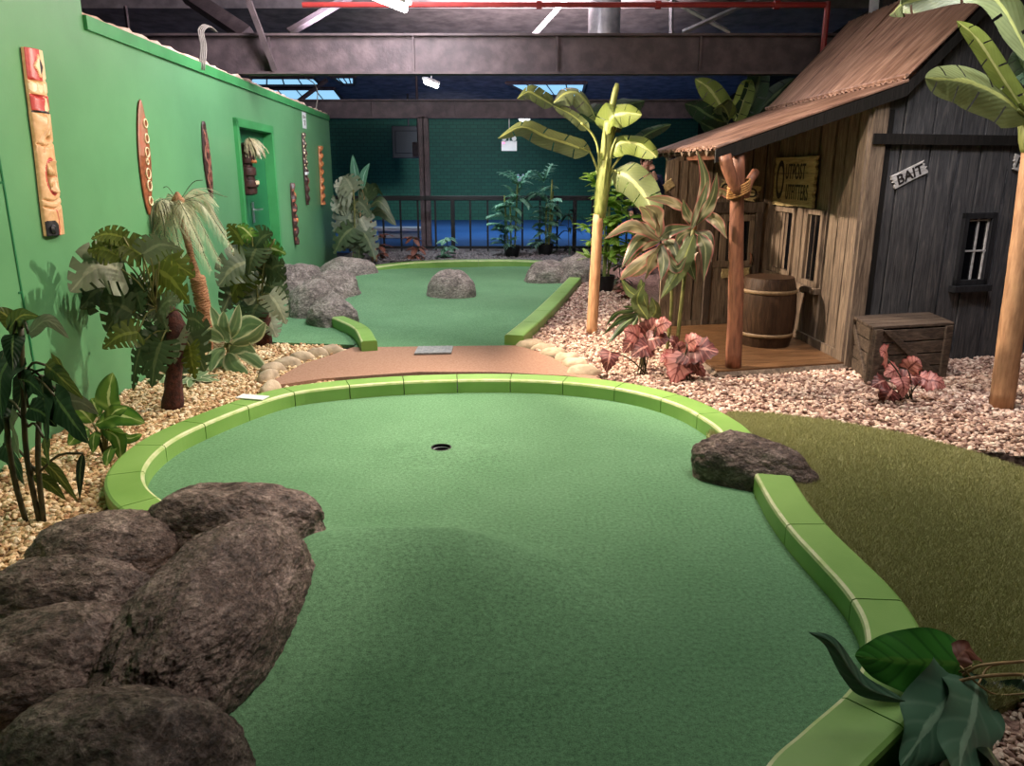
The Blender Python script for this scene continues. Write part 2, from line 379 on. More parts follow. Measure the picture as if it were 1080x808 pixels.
# ------------------------------------------------------------------ leaf geometry
def cat(pts, n):
    pts = [Vector(p) for p in pts]
    if len(pts) == 2: return [pts[0].lerp(pts[1], i/n) for i in range(n+1)]
    P = [pts[0]*2-pts[1]]+pts+[pts[-1]*2-pts[-2]]
    out = []; m = len(pts)-1
    for i in range(n+1):
        x = i/n*m; k = min(int(x), m-1); u = x-k
        a, b, c, d = P[k], P[k+1], P[k+2], P[k+3]
        out.append(.5*((2*b)+(c-a)*u+(2*a-5*b+4*c-d)*u*u+(3*b-a-3*c+d)*u**3))
    return out
def prof(kind, t):
    if kind == 'lance': return max(0, math.sin(PI*t**.75))**.9
    if kind == 'oval': return max(0, math.sin(PI*t**.8))**.65
    if kind == 'heart': return max(0, math.sin(PI*min(1, t**.5)))**.75 if t > 0 else 0.0
    if kind == 'banana': return min(1, t*7)**.6*max(0, 1-t**5)**.8
    return math.sin(PI*t)
def leaf(mb, pts, side, w, kind='lance', n=12, m=3, fold=.12, slit=0, wavy=.0, lobes=0.0, mi=0, tear=0, curl=0.0):
    c = cat(pts, n); vs = []; uvs = []; fs = []
    side = Vector(side); M2 = 2*m+1
    ph = rnd.random()*6
    for i in range(n+1):
        t = i/n
        T = (c[min(i+1, n)]-c[max(i-1, 0)])
        T = T.normalized() if T.length > 1e-6 else Vector((0, 0, 1))
        Sd = side-T*side.dot(T)
        if Sd.length < .05: Sd = T.cross(Vector((.3, .5, .8)))
        Sd.normalize(); Nn = Sd.cross(T)
        if Nn.z < 0 and abs(Nn.z) > .15: Nn = -Nn
        W = w*.5*max(prof(kind, t), .015)
        if lobes: W *= 1+lobes*math.sin(t*n*PI*.66+ph)
        for j in range(M2):
            s = (j-m)/m
            p = c[i]+Sd*(s*W)+Nn*(-fold*abs(s)*W*(1 if fold > 0 else 1)-curl*s*s*W)
            if wavy: p = p+Nn*(wavy*W*s*s*math.sin(t*13+ph+s*1.5))
            if kind == 'heart': p = p-T*(abs(s)**1.5*W*.55*(1-t)**2)+T*(abs(s)*W*.25*t)
            vs.append(p); uvs.append((s*.5+.5, t))
    for i in range(n):
        for j in range(2*m):
            s = abs((j+.5-m)/m)
            if slit and i % slit == slit-1 and s > .38 and 0 < i < n-1: continue
            if tear and s > .3 and (i+(7 if j < m else 0)+tear*3) % 17 == 0: continue
            a = i*M2+j; fs.append((a, a+1, a+1+M2, a+M2))
    mb.add(vs, fs, mi, uvs)
def droop(base, d, length, dr, n=6):
    p = Vector(base); d = Vector(d).normalized(); out = [p.copy()]
    for i in range(n):
        d = (d+Vector((0, 0, -dr/n))).normalized(); p = p+d*(length/n); out.append(p.copy())
    return out
def sph(az, el): return Vector((math.cos(el)*math.cos(az), math.cos(el)*math.sin(az), math.sin(el)))
def rosette(mb, stalkmb, c, n, ln, w, el=(.3, 1.1), dr=.8, kind='lance', st=0.0, az0=0, azr=2*PI, jl=.3, **kw):
    """n leaves round c, each on a stalk of length st"""
    c = Vector(c)
    for k in range(n):
        az = az0+azr*(k+.5*rnd.random())/n; e = rnd.uniform(*el); d = sph(az, e)
        l = ln*(1+jl*(rnd.random()-.5)*2); b = c
        if st:
            s_ = st*rnd.uniform(.7, 1.2); pp = droop(c, d, s_, .5, 5); b = pp[-1]
            if stalkmb is not None: stalkmb.tube(pp, [.006]*5+[.003], 5)
            d = (pp[-1]-pp[-2]).normalized(); d = (d*.5+Vector((d.x, d.y, -.2))).normalized()
        side = Vector((-math.sin(az), math.cos(az), rnd.uniform(-.4, .4)))
        leaf(mb, droop(b, d, l, dr*rnd.uniform(.7, 1.3)), side, w*rnd.uniform(.8, 1.2), kind, **kw)
# ------------------------------------------------------------------ the room
def wx(Y): return -2.54-0.0548*Y             # inner face of the left wall
WD = Vector((-0.0548, 1, 0)).normalized(); WN = Vector((1, 0.0548, 0)).normalized()
def Wl(px, py, off=0.0):                     # the spot on the left wall
    r = ray(px, py); k = (-2.54+off)/(r.x+0.0548*r.y)
    return Vector((r.x*k, r.y*k, CAMZ+r.z*k))
def wp(Y, z, off=0.0): return Vector((wx(Y)+off, Y, z))
def struct(mb, name, mats, **kw): return tag(mb.build(name, mats, **kw), kind='structure')

m = MB(); m.box((-.7, 12, -.15), (14.2, 29.6, .2)); fl = struct(m, 'floor', M_['darkfloor'])
yA = 4.55  # the tall part of the left wall ends here, the low part carries on to the far corner
DY0, DY1 = Wl(252, 180).y, Wl(287, 180).y
ztop = 2.56
yc = Wl(88, 25).y
m = MB()
for y0, y1, z0, z1 in ((-2.5, yc, -.05, 4.5), (yc, DY0, -.05, ztop), (DY0, DY1, 2.06, ztop), (DY1, 14.75, -.05, ztop)):
    a, b = wp(y0, 0), wp(y1, 0)
    m.quadbox(a, b, z0, z1, z0, z1, -WN, .14)
struct(m, 'wall_left', M_['wall'])
m = MB(); a, b = wp(yc, 0, .025), wp(14.77, 0, .025); m.quadbox(a, b, ztop-.09, ztop, ztop-.09, ztop, -WN, .19)
struct(m, 'trim_1', M_['wall_trim'])
m = MB(); y = yc; pts = []
while y < 14.7:
    pts.append(wp(y, ztop+.012+rnd.uniform(-.006, .01), -.02+rnd.uniform(-.02, .02))); y += .12
m.tube(pts, [.02+rnd.uniform(-.008, .012) for _ in pts], 6, jit=.5)
struct(m, 'trim_2', M_['foam'], smooth=True)
m = MB(); a = wp(4.32, 0, .003); b = wp(4.335, 0, .003); m.quadbox(a, b, 0, 4.4, 0, 4.4, WN, .002)
for z in (2.7, 2.05, 1.5, .9): m.box(wp(4.31, z, .004), (.004, .03, .012))
tag(struct(m, 'trim_3', M_['door_green']), None)
# end return of the left wall
m = MB(); a = wp(14.75, 0); m.box((a.x-.5, 14.75, ztop/2), (1.0, .12, ztop)); struct(m, 'wall_left_end', M_['wall'])

# door in the left wall
dr = empty('door_1', wp(DY0, 0), kind='structure')
m = MB(); a, b = wp(DY0, 0, -.08), wp(DY1, 0, -.08); m.quadbox(a, b, 0, 2.06, 0, 2.06, -WN, .04); m.build('door_panel', M_['door_green'], dr)
m = MB()
for y0, y1, z0, z1 in ((DY0-.07, DY0+.02, 0, 2.12), (DY1-.02, DY1+.07, 0, 2.12), (DY0-.07, DY1+.07, 2.04, 2.13)):
    m.quadbox(wp(y0, 0, -.1), wp(y1, 0, -.1), z0, z1, z0, z1, WN, .14)
m.build('door_frame', M_['wall_trim'], dr, bevel=.004)
hp = Wl(270, 224, -.03)
m = MB(); m.box(hp+Vector((-.03, 0, 0)), (.012, .05, .24)); m.tube([hp+Vector((-.03, 0, .03)), hp+Vector((.03, 0, .03))], .01, 8)
m.tube([hp+Vector((.03, -.02, .03)), hp+Vector((.03, .16, .03))], .01, 8); m.build('door_handle', M_['chrome'], dr)

m = MB(); m.box((-.7, 26.6, 1.7), (14, .2, 3.8)); struct(m, 'wall_back', M_['backwall'])
m = MB(); m.box((6.2, 13, 2.2), (.2, 30, 4.8)); struct(m, 'wall_right', M_['barndark'])
m = MB(); m.box((-7.7, 12, 2.2), (.2, 29.4, 4.8)); struct(m, 'wall_left_far', M_['ceil'])
m = MB(); m.box((-.7, -2.7, 2.2), (14, .2, 4.8)); struct(m, 'wall_front', M_['barndark'])
# roof: level over the course, falling towards the far wall, with four skylight openings
def cz(Y): return 4.4 if Y < 12 else 4.4-(Y-12)*.0714
def CE(px, py):
    r = ray(px, py); t = r.z/r.y; Y = (4.4+12*.0714-CAMZ)/(t+.0714); return D(px, py, Y)
sky = [[CE(265, 80), CE(330, 80), CE(338, 88), CE(262, 88)], [CE(272, 92), CE(352, 92), CE(361, 104), CE(284, 104)],
       [CE(349, 79), CE(374, 79), CE(374, 87), CE(360, 87)], [CE(534, 86), CE(618, 86), CE(614, 101), CE(556, 97)]]
m = MB(); m.box((-.7, 4.7, 4.5), (14.2, 14.7, .15))
for k in range(15):
    Y0 = 12+k; m.add([(-7.7, Y0, cz(Y0)), (6.4, Y0, cz(Y0)), (6.4, Y0+1, cz(Y0+1)), (-7.7, Y0+1, cz(Y0+1))], [(0, 1, 2, 3)])
struct(m, 'ceiling', M_['ceil'])
skym = emis('daylight through rooflight', rgb(150, 205, 240), 1.1)
for k, q in enumerate(sky):
    w = empty('window_%d' % (k+1), q[0], kind='structure')
    dn = Vector((0, 0, -.03)); m = MB(); m.add([p+dn for p in q], [(0, 1, 2, 3)]); m.build('pane', skym, w)
    m = MB()
    for i in range(4): m.tube([q[i]+dn, q[(i+1) % 4]+dn], .05, 4)
    for i in (1, 2, 3): m.tube([q[0].lerp(q[1], i/4)+dn*2, q[3].lerp(q[2], i/4)+dn*2], .018, 4)
    m.build('window_frame', M_['beam'], w)

# steel beams, column, roof members
def ibeam(Y, z0, z1, x0=-7.5, x1=6.1):
    m = MB(); m.box(((x0+x1)/2, Y, (z0+z1)/2), (x1-x0, .05, z1-z0)); xc = (x0+x1)/2
    m.box((xc, Y, z0+.012), (x1-x0, .2, .024)); m.box((xc, Y, z1-.012), (x1-x0, .2, .024))
    for k in range(8):
        x = x0+1.6+k*1.6; m.box((x, Y-.04, (z0+z1)/2), (.02, .08, z1-z0))
    return m
struct(ibeam(9.3, 2.62, 3.04), 'beam_near', M_['beam'])
struct(ibeam(15.6, 2.56, 2.9), 'beam_middle', M_['beam'])
m = MB(); p = G(449, 268, 0); m.box((p.x, 15.6, 1.3), (.02, .2, 2.6)); m.box((p.x, 15.51, 1.3), (.19, .02, 2.6)); m.box((p.x, 15.69, 1.3), (.19, .02, 2.6))
struct(m, 'column_1', M_['beam'])
m = MB()
for Y in (10.6, 11.9, 13.4, 25.4): m.box((-.7, Y, cz(Y)-.12), (13.8, .07, .2))
struct(m, 'roof_purlin', M_['ceil'])
def brace(a, b, w=.07, mat='beam', name='roof_brace'):
    m = MB(); a, b = Vector(a), Vector(b); m.tube([a, b], w, 4); return struct(m, name, M_[mat])
brace(D(196, -6, 10.2), D(262, 38, 9.4), .11); brace(D(260, -5, 9.0), D(290, 74, 9.2), .04)
brace(D(132, 6, 9.0), D(136, 36, 9.2), .02); brace(D(305, 34, 10), D(370, -4, 10.4), .05)
brace(D(562, 38, 11), D(600, -4, 11), .03, 'galv'); brace(D(720, 34, 10.6), D(800, -2, 10.6), .03, 'galv')
brace(D(770, 34, 11.6), D(700, -4, 11.6), .03, 'galv'); brace(D(708, 36, 11), D(708, -4, 11), .03, 'galv')
brace(D(922, 28, 10), D(925, -10, 10), .08, 'galv'); brace(D(300, 118, 18), D(345, 84, 18), .05)
# duct, red pipe, cables
m = MB(); p = D(637, 36, 10.4); m.lathe([(.24, 3.02), (.24, 3.14), (.2, 3.15), (.2, 4.4)], (p.x, 10.4, 0), 24)
tag(m.build('duct', M_['galv'], smooth=False), 'grey round metal duct rising behind the near roof beam', 'duct'); autosmooth(bpy.data.objects['duct'])
m = MB(); a = D(515, 6, 9.05); b = D(873, 4, 9.05); c = D(873, 60, 9.05); b.z = a.z = D(700, 5, 9.05).z; c.x = b.x
m.tube([a-Vector((2, 0, 0)), a, b], .028, 8); m.tube([b+Vector((0, 0, .03)), c], .032, 8)
for t in (.15, .5, .85): q = a.lerp(b, t); m.tube([q-Vector((.03, 0, 0)), q+Vector((.03, 0, 0))], .045, 8)
tag(m.build('red_pipe', M_['redpipe'], smooth=False), 'red pipe running along the roof beam and dropping behind the hut roof', 'pipe'); autosmooth(bpy.data.objects['red_pipe'])
for nm, pts, lb in (('cable_bundle', [(210, 72, 7.8), (212, 48, 7.9), (209, 32, 8.1), (216, 26, 8.4), (224, 32, 8.9)], 'pale cable bundle looping up from the wall top to the near beam'),
                    ('hanging_cable', [(333, 117, 13), (335, 98, 13.2), (331, 88, 13.6), (322, 82, 14)], 'thin grey cable rising from the far end of the green wall top')):
    m = MB()
    for k in range(4 if nm == 'cable_bundle' else 1):
        m.tube(cat([D(a+k*1.8, b+k*.7, c) for a, b, c in pts], 14), .008, 6)
    tag(m.build(nm, M_['cable'], smooth=True), lb, 'cable')

# ceiling lamps: a row of batten lights over the course
tubem = emis('lit tube', (1.0, .93, .86, 1), 30)
def batten(c, ln, label, power, tilt=0.0):
    e = empty('batten_light', c, label, 'ceiling light', 'batten lights in a row under the roof beams')
    R = Matrix.Rotation(tilt, 3, 'Z')
    m = MB(); m.box(c+Vector((0, 0, .05)), (.09, ln+.06, .04), R); m.tube([c+Vector((0, 0, .07)), c+Vector((0, 0, .45))], .008, 6)
    m.build('housing', M_['white'], e, bevel=.006)
    m = MB(); d = R @ Vector((0, ln/2, 0)); m.tube([c-d, c+d], .028, 12); m.build('lit_tube', tubem, e)
    if power:
        l = bpy.data.lights.new('batten_glow', 'AREA'); l.shape = 'RECTANGLE'; l.size = .06; l.size_y = ln; l.energy = power; l.color = (1, .94, .86)
        o = bpy.data.objects.new('batten_glow', l); COL.objects.link(o); o.parent = e; o.location = (0, 0, -.035); o.rotation_euler = (0, 0, tilt)
batten(D(411, 3, 7.0), .55, 'bright batten light nearer the camera, cut by the top edge of the photo', 0, -.35)
batten(D(455, 89, 12.9), .6, 'bright batten light under the near beam, above the dark column', 0, -.2)
e = empty('bulkhead_light', D(553, 126, 20), 'small oval white bulkhead light glowing in the dark far ceiling', 'ceiling light')
m = MB(); c = D(553, 126, 20); m.lathe([(.05, .02), (.16, .02), (.16, .05), (.1, .07)], c, 20); m.build('base', M_['white'], e)
m = MB(); m.lathe([(.02, -.05), (.1, -.04), (.14, 0), (.14, .02)], c, 20); m.build('diffuser', emis('lit diffuser', (.9, .97, 1, 1), 6), e)
def emerg(px, py, Y, w, label, hang):
    c = D(px, py, Y); e = empty('emergency_light', c, label, 'emergency light', 'twin headed emergency lights')
    m = MB(); m.box(c, (w, .09, w*.62)); 
    if hang: m.tube([c+Vector((0, 0, w*.3)), Vector((c.x, c.y, 2.58))], .012, 6)
    m.build('box_body', M_['white'], e, bevel=.01)
    for s in (-1, 1):
        h = c+Vector((s*w*.32, -.03, w*.48)); m = MB(); m.tube([h+Vector((0, .05, 0)), h+Vector((0, -.05, -.01))], [w*.09, w*.15], 14); m.build('lamp_head', M_['white'], e)
    m = MB(); q = c+Vector((-w*.36, -.05, w*.18)); m.box(q, (.03, .01, .02)); m.build('indicator', emis('indicator', (1, .1, .3, 1) if hang else (.1, 1, .5, 1), 4), e)
emerg(537, 154, 15.6, .3, 'white twin headed emergency light hanging under the middle beam', True)
emerg(549, 188.5, 26.4, .26, 'small emergency light with green glow on the far dark wall', False)
c = Wl(321, 127, .006)
e = tag(MB().build('x', M_['white']), None) if False else None
m = MB(); m.quadbox(wp(c.y-.13, 0, .002), wp(c.y+.13, 0, .002), c.z-.12, c.z+.12, c.z-.12, c.z+.12, WN, .006)
sg = empty('wall_notice', c, 'small white notice near the top of the green wall', 'sign'); m.build('notice_board', M_['white'], sg)
m = MB()
for dy, dz, w_, h_ in ((-.06, .05, .08, .05), (.05, .05, .09, .02), (.0, -.01, .16, .015), (.0, -.05, .06, .05)):
    m.quadbox(wp(c.y+dy-w_/2, 0, .009), wp(c.y+dy+w_/2, 0, .009), c.z+dz-h_/2, c.z+dz+h_/2, c.z+dz-h_/2, c.z+dz+h_/2, WN, .001)
m.build('printing', M_['cable'], sg)
# dark plant boxes hung on the back
for px0, px1, py0, py1, Y, lb in ((415, 448, 133, 167, 22.5, 'dark boxy unit hung left of the column in the far ceiling'), (436, 447, 150, 166, 19, 'small grey speaker box beside the dark column')):
    a, b = D(px0, py1, Y), D(px1, py0, Y); m = MB(); m.box((a+b)/2, (b.x-a.x, .3, b.z-a.z)); m.box(((a.x+b.x)/2, Y-.16, (a.z+b.z)/2), ((b.x-a.x)*.8, .03, (b.z-a.z)*.7))
    m.tube([Vector(((a.x+b.x)/2, Y, b.z)), Vector(((a.x+b.x)/2, Y, cz(Y)))], .03, 6)
    tag(m.build('ceiling_unit', M_['beam'] if px0 > 430 else M_['black_metal'], bevel=.02), lb, 'unit')

# ------------------------------------------------------------------ ground surfaces
def inside(p, poly):
    x, y = p[0], p[1]; c = False; j = len(poly)-1
    for i in range(len(poly)):
        xi, yi = poly[i][0], poly[i][1]; xj, yj = poly[j][0], poly[j][1]
        if (yi > y) != (yj > y) and x < (xj-xi)*(y-yi)/(yj-yi)+xi: c = not c
        j = i
    return c
def dist_path(p, path):
    best = 9; p = Vector((p[0], p[1]))
    for a, b in zip(path, path[1:]):
        a2, b2 = Vector((a[0], a[1])), Vector((b[0], b[1])); d = b2-a2; t = max(0, min(1, (p-a2).dot(d)/max(1e-9, d.dot(d))))
        best = min(best, (p-(a2+d*t)).length)
    return best
def polyplate(name, poly, z, th, mat, grid=None):
    m = MB(); n = len(poly)
    vs = [Vector((p[0], p[1], z)) for p in poly]+[Vector((p[0], p[1], z-th)) for p in poly]
    fs = [tuple(range(n)), tuple(range(2*n-1, n-1, -1))]+[(i, i+n, (i+1) % n+n, (i+1) % n) for i in range(n)]
    m.add(vs, fs); return m
CH = .1    # curb height
arc_px = [(200, 552), (176, 530), (158, 515), (152, 501), (157, 487), (170, 473), (187, 461), (208, 450.5), (240, 437), (272, 425), (306, 415), (342, 409.5), (402, 404), (460, 401.3), (521, 400.3), (580, 402), (638, 407.5), (680, 415.5), (716, 427), (742, 441), (758, 453), (770, 470)]
arc = [G(x, y, CH) for x, y in arc_px]
rt_px = [(795, 498), (813, 530.6), (834.6, 559.4), (861, 588), (887.5, 617), (904, 641), (911.5, 660), (913, 680), (907, 703.6), (890, 730), (844, 770), (800, 815)]
rt = [G(x, y, CH) for x, y in rt_px]+[Vector((.35, 1.2, CH)), Vector((.1, .6, CH))]
green_poly = [(p.x, p.y) for p in arc]; 
# widen the carpet outline so that it ends under the curbs
cx, cy = -.1, 4.2
gp = [(x+(x-cx)*.05, y+(y-cy)*.05) for x, y in green_poly]+[(1.25, 3.75), (1.2, 3.45)]
gp += [(p.x+.06, p.y-.01) for p in rt]+[(-.9, .6), (-.9, 1.7), (-1.02, 2.4), (-1.1, 3.0), (-1.5, 3.3)]
HOLE = G(465.5, 474.5, 0.0)
def gz(x, y):
    z = 0.0
    a = math.exp(-abs((x+.42)/.50)**5) if x < -.42 else math.exp(-abs((x+.42)/.52)**3.0)
    yc_ = 2.95-.45*max(0, x+.25)**1.2
    if y > yc_: g = math.exp(-((y-yc_)/.15)**2)
    else: g = math.exp(-((yc_-y)/.50)**2)
    z += .105*a*g
    r = math.hypot(x-HOLE.x, y-HOLE.y)
    z += .016*math.exp(-((r-.02)/.26)**2)*(1 if r > .1 else 1)
    return z
m = MB(); cs = .025; idx = {}
nx0, nx1, ny0, ny1 = int(-2.0/cs), int(2.0/cs), int(.5/cs), int(6.0/cs)
HR = .056
for i in range(nx0, nx1):
    for j in range(ny0, ny1):
        cx_, cy_ = (i+.5)*cs, (j+.5)*cs
        if not inside((cx_, cy_), gp): continue
        if math.hypot(cx_-HOLE.x, cy_-HOLE.y) < HR-.006: continue
        f = []
        for a, b in ((i, j), (i+1, j), (i+1, j+1), (i, j+1)):
            if (a, b) not in idx:
                x, y = a*cs, b*cs; r = math.hypot(x-HOLE.x, y-HOLE.y)
                if r < HR+.012: x, y = HOLE.x+(x-HOLE.x)/r*HR, HOLE.y+(y-HOLE.y)/r*HR
                idx[(a, b)] = len(m.v); m.v.append((x, y, gz(x, y))); m.uv.append((0, 0))
            f.append(idx[(a, b)])
        m.f.append(f); m.mi.append(0)
tag(m.build('putting_green', M_['carpet'], smooth=True), 'near green putting carpet with the hole and a low hump', 'putting green')
e = empty('golf_hole', HOLE, 'golf hole cup sunk in the near green', 'golf hole')
hz = gz(HOLE.x, HOLE.y)
m = MB(); n = 32; vs = []; fs = []
for r, z in ((HR+.004, hz+.001), (HR-.003, hz+.002), (HR-.003, hz-.05), (HR-.003, -.045), (.001, -.045)):
    for k in range(n): vs.append((HOLE.x+r*math.cos(2*PI*k/n), HOLE.y+r*math.sin(2*PI*k/n), z))
for i in range(4):
    for k in range(n): fs.append((i*n+k, i*n+(k+1) % n, (i+1)*n+(k+1) % n, (i+1)*n+k))
m.add(vs, fs); m.build('cup', M_['hole'], e)
m = MB(); m.tube([HOLE+Vector((HR*.92*math.cos(a), HR*.92*math.sin(a), hz-.018)) for a in [2*PI*k/24 for k in range(25)]], .0025, 5, caps=False); m.build('cup_rim', M_['white'], e)

# right lawn
lawn_px = [(770, 436), (815, 438), (880, 446), (960, 461), (1030, 480), (1090, 500), (1180, 540)]
lawn_poly = [(1.28, 3.95), (1.15, 4.3)]+[tuple(G(x, y, .05)[:2]) for x, y in lawn_px]+[(3.4, 2.75), (1.6, 1.98), (1.25, 1.82)]
lawn_poly += [(p.x+.09, p.y) for p in reversed(rt[:8])]
m = polyplate('lawn', lawn_poly, .05, .04, None); lw = m.build('lawn', M_['lawn'])
tag(lw, 'olive artificial grass lawn right of the near green', 'lawn')
# second green
g2_px = [(378, 376), (530, 372)]
L2 = [G(x, y, .13) for x, y in ((381, 360), (372, 345), (349, 334))]
R2 = [G(x, y, .13) for x, y in ((532, 353), (557, 333), (580, 312), (600, 292))]
B2 = [G(x, y, .13) for x, y in ((372, 284.5), (396, 281.5), (424, 278), (455, 275.8), (500, 274.8), (545, 275), (585, 277), (606, 280))]
gpoly2 = [G(376, 376, .03), G(532, 372, .03), G(545, 352, .03)+Vector((.05, 0, 0)), R2[1]+Vector((.08, 0, 0)), R2[2]+Vector((.08, 0, 0)), R2[3]+Vector((.1, 0, 0)), Vector((1.3, 13.0, 0))]
gpoly2 += [p+Vector((0, .08, 0)) for p in reversed(B2)]+[Vector((-2.9, 12.5, 0)), Vector((-2.6, 9, 0)), Vector((-2.0, 8.0, 0)), Vector((-1.78, 7.75, 0)), Vector((-1.5, 7.0, 0))]
def gz2(x, y):
    return .03+.14*math.exp(-((x+2.0)/.55)**2-((y-10.2)/1.6)**2)+.012*math.sin(x*2+y)
m = MB(); idx = {}; cs = .08
for i in range(int(-3.4/cs), int(2/cs)):
    for j in range(int(6/cs), int(14/cs)):
        if not inside(((i+.5)*cs, (j+.5)*cs), gpoly2): continue
        f = []
        for a, b in ((i, j), (i+1, j), (i+1, j+1), (i, j+1)):
            if (a, b) not in idx: idx[(a, b)] = len(m.v); m.v.append((a*cs, b*cs, gz2(a*cs, b*cs))); m.uv.append((0, 0))
            f.append(idx[(a, b)])
        m.f.append(f); m.mi.append(0)
tag(m.build('putting_green', M_['carpet'], smooth=True), 'far green putting carpet around the single grey boulder', 'putting green')
# brown path between the two greens
path_px = [(276, 408), (300, 394), (318, 384), (350, 374), (372, 366), (545, 364), (566, 370), (590, 380), (616, 392), (640, 402), (600, 396), (520, 392), (440, 392), (340, 399)]
pp = [G(x, y, .04) for x, y in path_px]
pth = [(p.x, p.y) for p in pp]
m = polyplate('path', pth, .038, .05, None); tag(m.build('path', M_['path']), 'brown carpet path between the two putting greens', 'path')
# start mat
a, b, c, d = G(437, 374, .045), G(476, 373, .045), G(478, 366, .045), G(441, 366.5, .045)
m = MB(); up = Vector((0, 0, .012)); m.add([a, b, c, d, a+up, b+up, c+up, d+up], [(3, 2, 1, 0), (4, 5, 6, 7), (0, 1, 5, 4), (1, 2, 6, 5), (2, 3, 7, 6), (3, 0, 4, 7)])
for k in range(1, 6):
    p, q = a.lerp(b, k/6)+up, d.lerp(c, k/6)+up; m.tube([p, q], .004, 4)
tag(m.build('start_mat', M_['plate']), 'grey rectangular tee mat at the edge of the far green', 'mat')
# gravel beds
lp = [(-2.5, -1), (-.85, -1), (-.85, 1.2), (-1.1, 3), (-1.62, 3.15), (-1.95, 3.6), (-1.85, 4.6), (-1.3, 5.4), (-1.35, 5.75), (-1.2, 6.2), (-1.45, 6.7), (-1.75, 7.2), (-2.1, 8), (-2.6, 9.4), (-3.02, 9.4)]
m = polyplate('g', lp, -.005, .04, None); tag(m.build('gravel_bed', M_['gravel_l']), 'pale yellow gravel bed along the green wall', 'gravel', kind='stuff')
rp = [(.62, 5.75), (1.2, 5.2), (1.35, 4.55), (1.35, 4.0)]+[(2.0, 4.3), (6.05, 2.8), (6.05, 9), (2.0, 13.1), (1.0, 13.5), (.95, 10.6), (.3, 8.2), (.08, 7.0), (.2, 6.6), (.55, 6.1)]
m = polyplate('g', rp, .035, .06, None); tag(m.build('gravel_bed', M_['gravel_r']), 'pink gravel bed in front of the wooden hut', 'gravel', kind='stuff')
m = polyplate('g', [(.8, .3), (6.05, .3), (6.05, 2.7), (3.2, 2.7), (1.6, 2.02), (1.25, 1.9)], .03, .05, None); tag(m.build('gravel_bed', M_['gravel_r']), 'dark gravel corner below the foreground leaves', 'gravel', kind='stuff')
m = polyplate('g', [(-3.15, 12.2), (-2.6, 13.6), (0, 14.0), (1.3, 13.2), (3, 13.2), (6, 13.5), (6, 15.95), (-3.15, 15.95)], .05, .06, None); tag(m.build('gravel_bed', M_['gravel_b']), 'grey gravel strip in front of the far railing', 'gravel', kind='stuff')
m = polyplate('g', [(-7.5, 16.0), (6.05, 16.0), (6.05, 26.45), (-7.5, 26.45)], .02, .06, None); tag(m.build('blue_carpet', M_['bluefloor']), 'blue lit carpet floor beyond the railing', 'carpet')
m = polyplate('g', [tuple(G(x, y, .02)[:2]) for x, y in ((284, 361), (374, 364), (364, 346), (347, 326), (300, 314), (262, 328))], .022, .03, None)
tag(m.build('turf_patch', M_['carpet']), 'dim green turf patch between left gravel and grey rocks', 'turf')
# low white bench beyond the railing
a, b = D(395, 248, 19), D(447, 240, 19); m = MB(); m.box(((a.x+b.x)/2, 19, .24), (b.x-a.x, .5, .08)); m.box(((a.x+b.x)/2, 19.1, .12), (b.x-a.x-.2, .3, .2))
tag(m.build('bench', M_['white'], bevel=.01), 'low pale bench on the blue floor left of the column', 'bench')

# curbs: blocks along a path, inner edge first
def resample(path, step):
    P = cat(path, 12*(len(path)-1)); out = [P[0]]; acc = 0
    for a, b in zip(P, P[1:]):
        d = (b-a).length
        if d < 1e-9: continue
        pos = 0
        while acc+d-pos >= step:
            pos += step-acc; out.append(a.lerp(b, pos/d)); acc = 0
        acc += d-pos
    return out
def curb(name, path, side, base, top, label, blk=.42, w=.18, ends=True):
    st = .035; P = resample(path, st); nb = max(1, int(blk/st)); e = empty(name, (P[0].x, P[0].y, base), label, 'curb')
    nrm = []
    for i in range(len(P)):
        T = P[min(i+2, len(P)-1)]-P[max(i-2, 0)]; T.z = 0; T.normalize(); nrm.append(Vector((-T.y, T.x, 0))*side)
    h = top
    prof_ = [(0, base), (0, h-.018), (.004, h-.006), (.016, h), (w-.016, h), (w-.004, h-.006), (w, h-.018), (w, base)]
    i = 0
    while i < len(P)-2:
        j = min(i+nb, len(P)-1)
        if len(P)-1-j < nb//3: j = len(P)-1
        m = MB(); vs = []; fs = []; mi = []; K = len(prof_)
        for k in range(i, j+1):
            g = 0.0
            T = (P[min(k+1, len(P)-1)]-P[max(k-1, 0)]).normalized()
            if k == i: g = .003
            if k == j: g = -.003
            for o_, z in prof_:
                q = P[k]+nrm[k]*o_+T*g; vs.append(Vector((q.x, q.y, z)))
        for k in range(j-i):
            for q in range(K):
                a = k*K+q; b = k*K+(q+1) % K
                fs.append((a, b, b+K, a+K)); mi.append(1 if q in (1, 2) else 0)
        fs.append(tuple(range(K-1, -1, -1))); mi.append(0); fs.append(tuple(range((j-i)*K, (j-i)*K+K))); mi.append(0)
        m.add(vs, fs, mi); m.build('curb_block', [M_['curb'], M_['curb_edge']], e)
        i = j
    return e
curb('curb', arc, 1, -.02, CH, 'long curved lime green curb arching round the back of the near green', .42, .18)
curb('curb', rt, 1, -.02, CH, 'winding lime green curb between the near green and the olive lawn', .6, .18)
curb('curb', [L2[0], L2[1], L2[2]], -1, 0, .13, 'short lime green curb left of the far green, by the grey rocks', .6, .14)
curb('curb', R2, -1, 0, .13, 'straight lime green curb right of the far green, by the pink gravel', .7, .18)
curb('curb', B2, 1, 0, .13, 'lime green curb arching round the back of the far green', 1.2, .2)

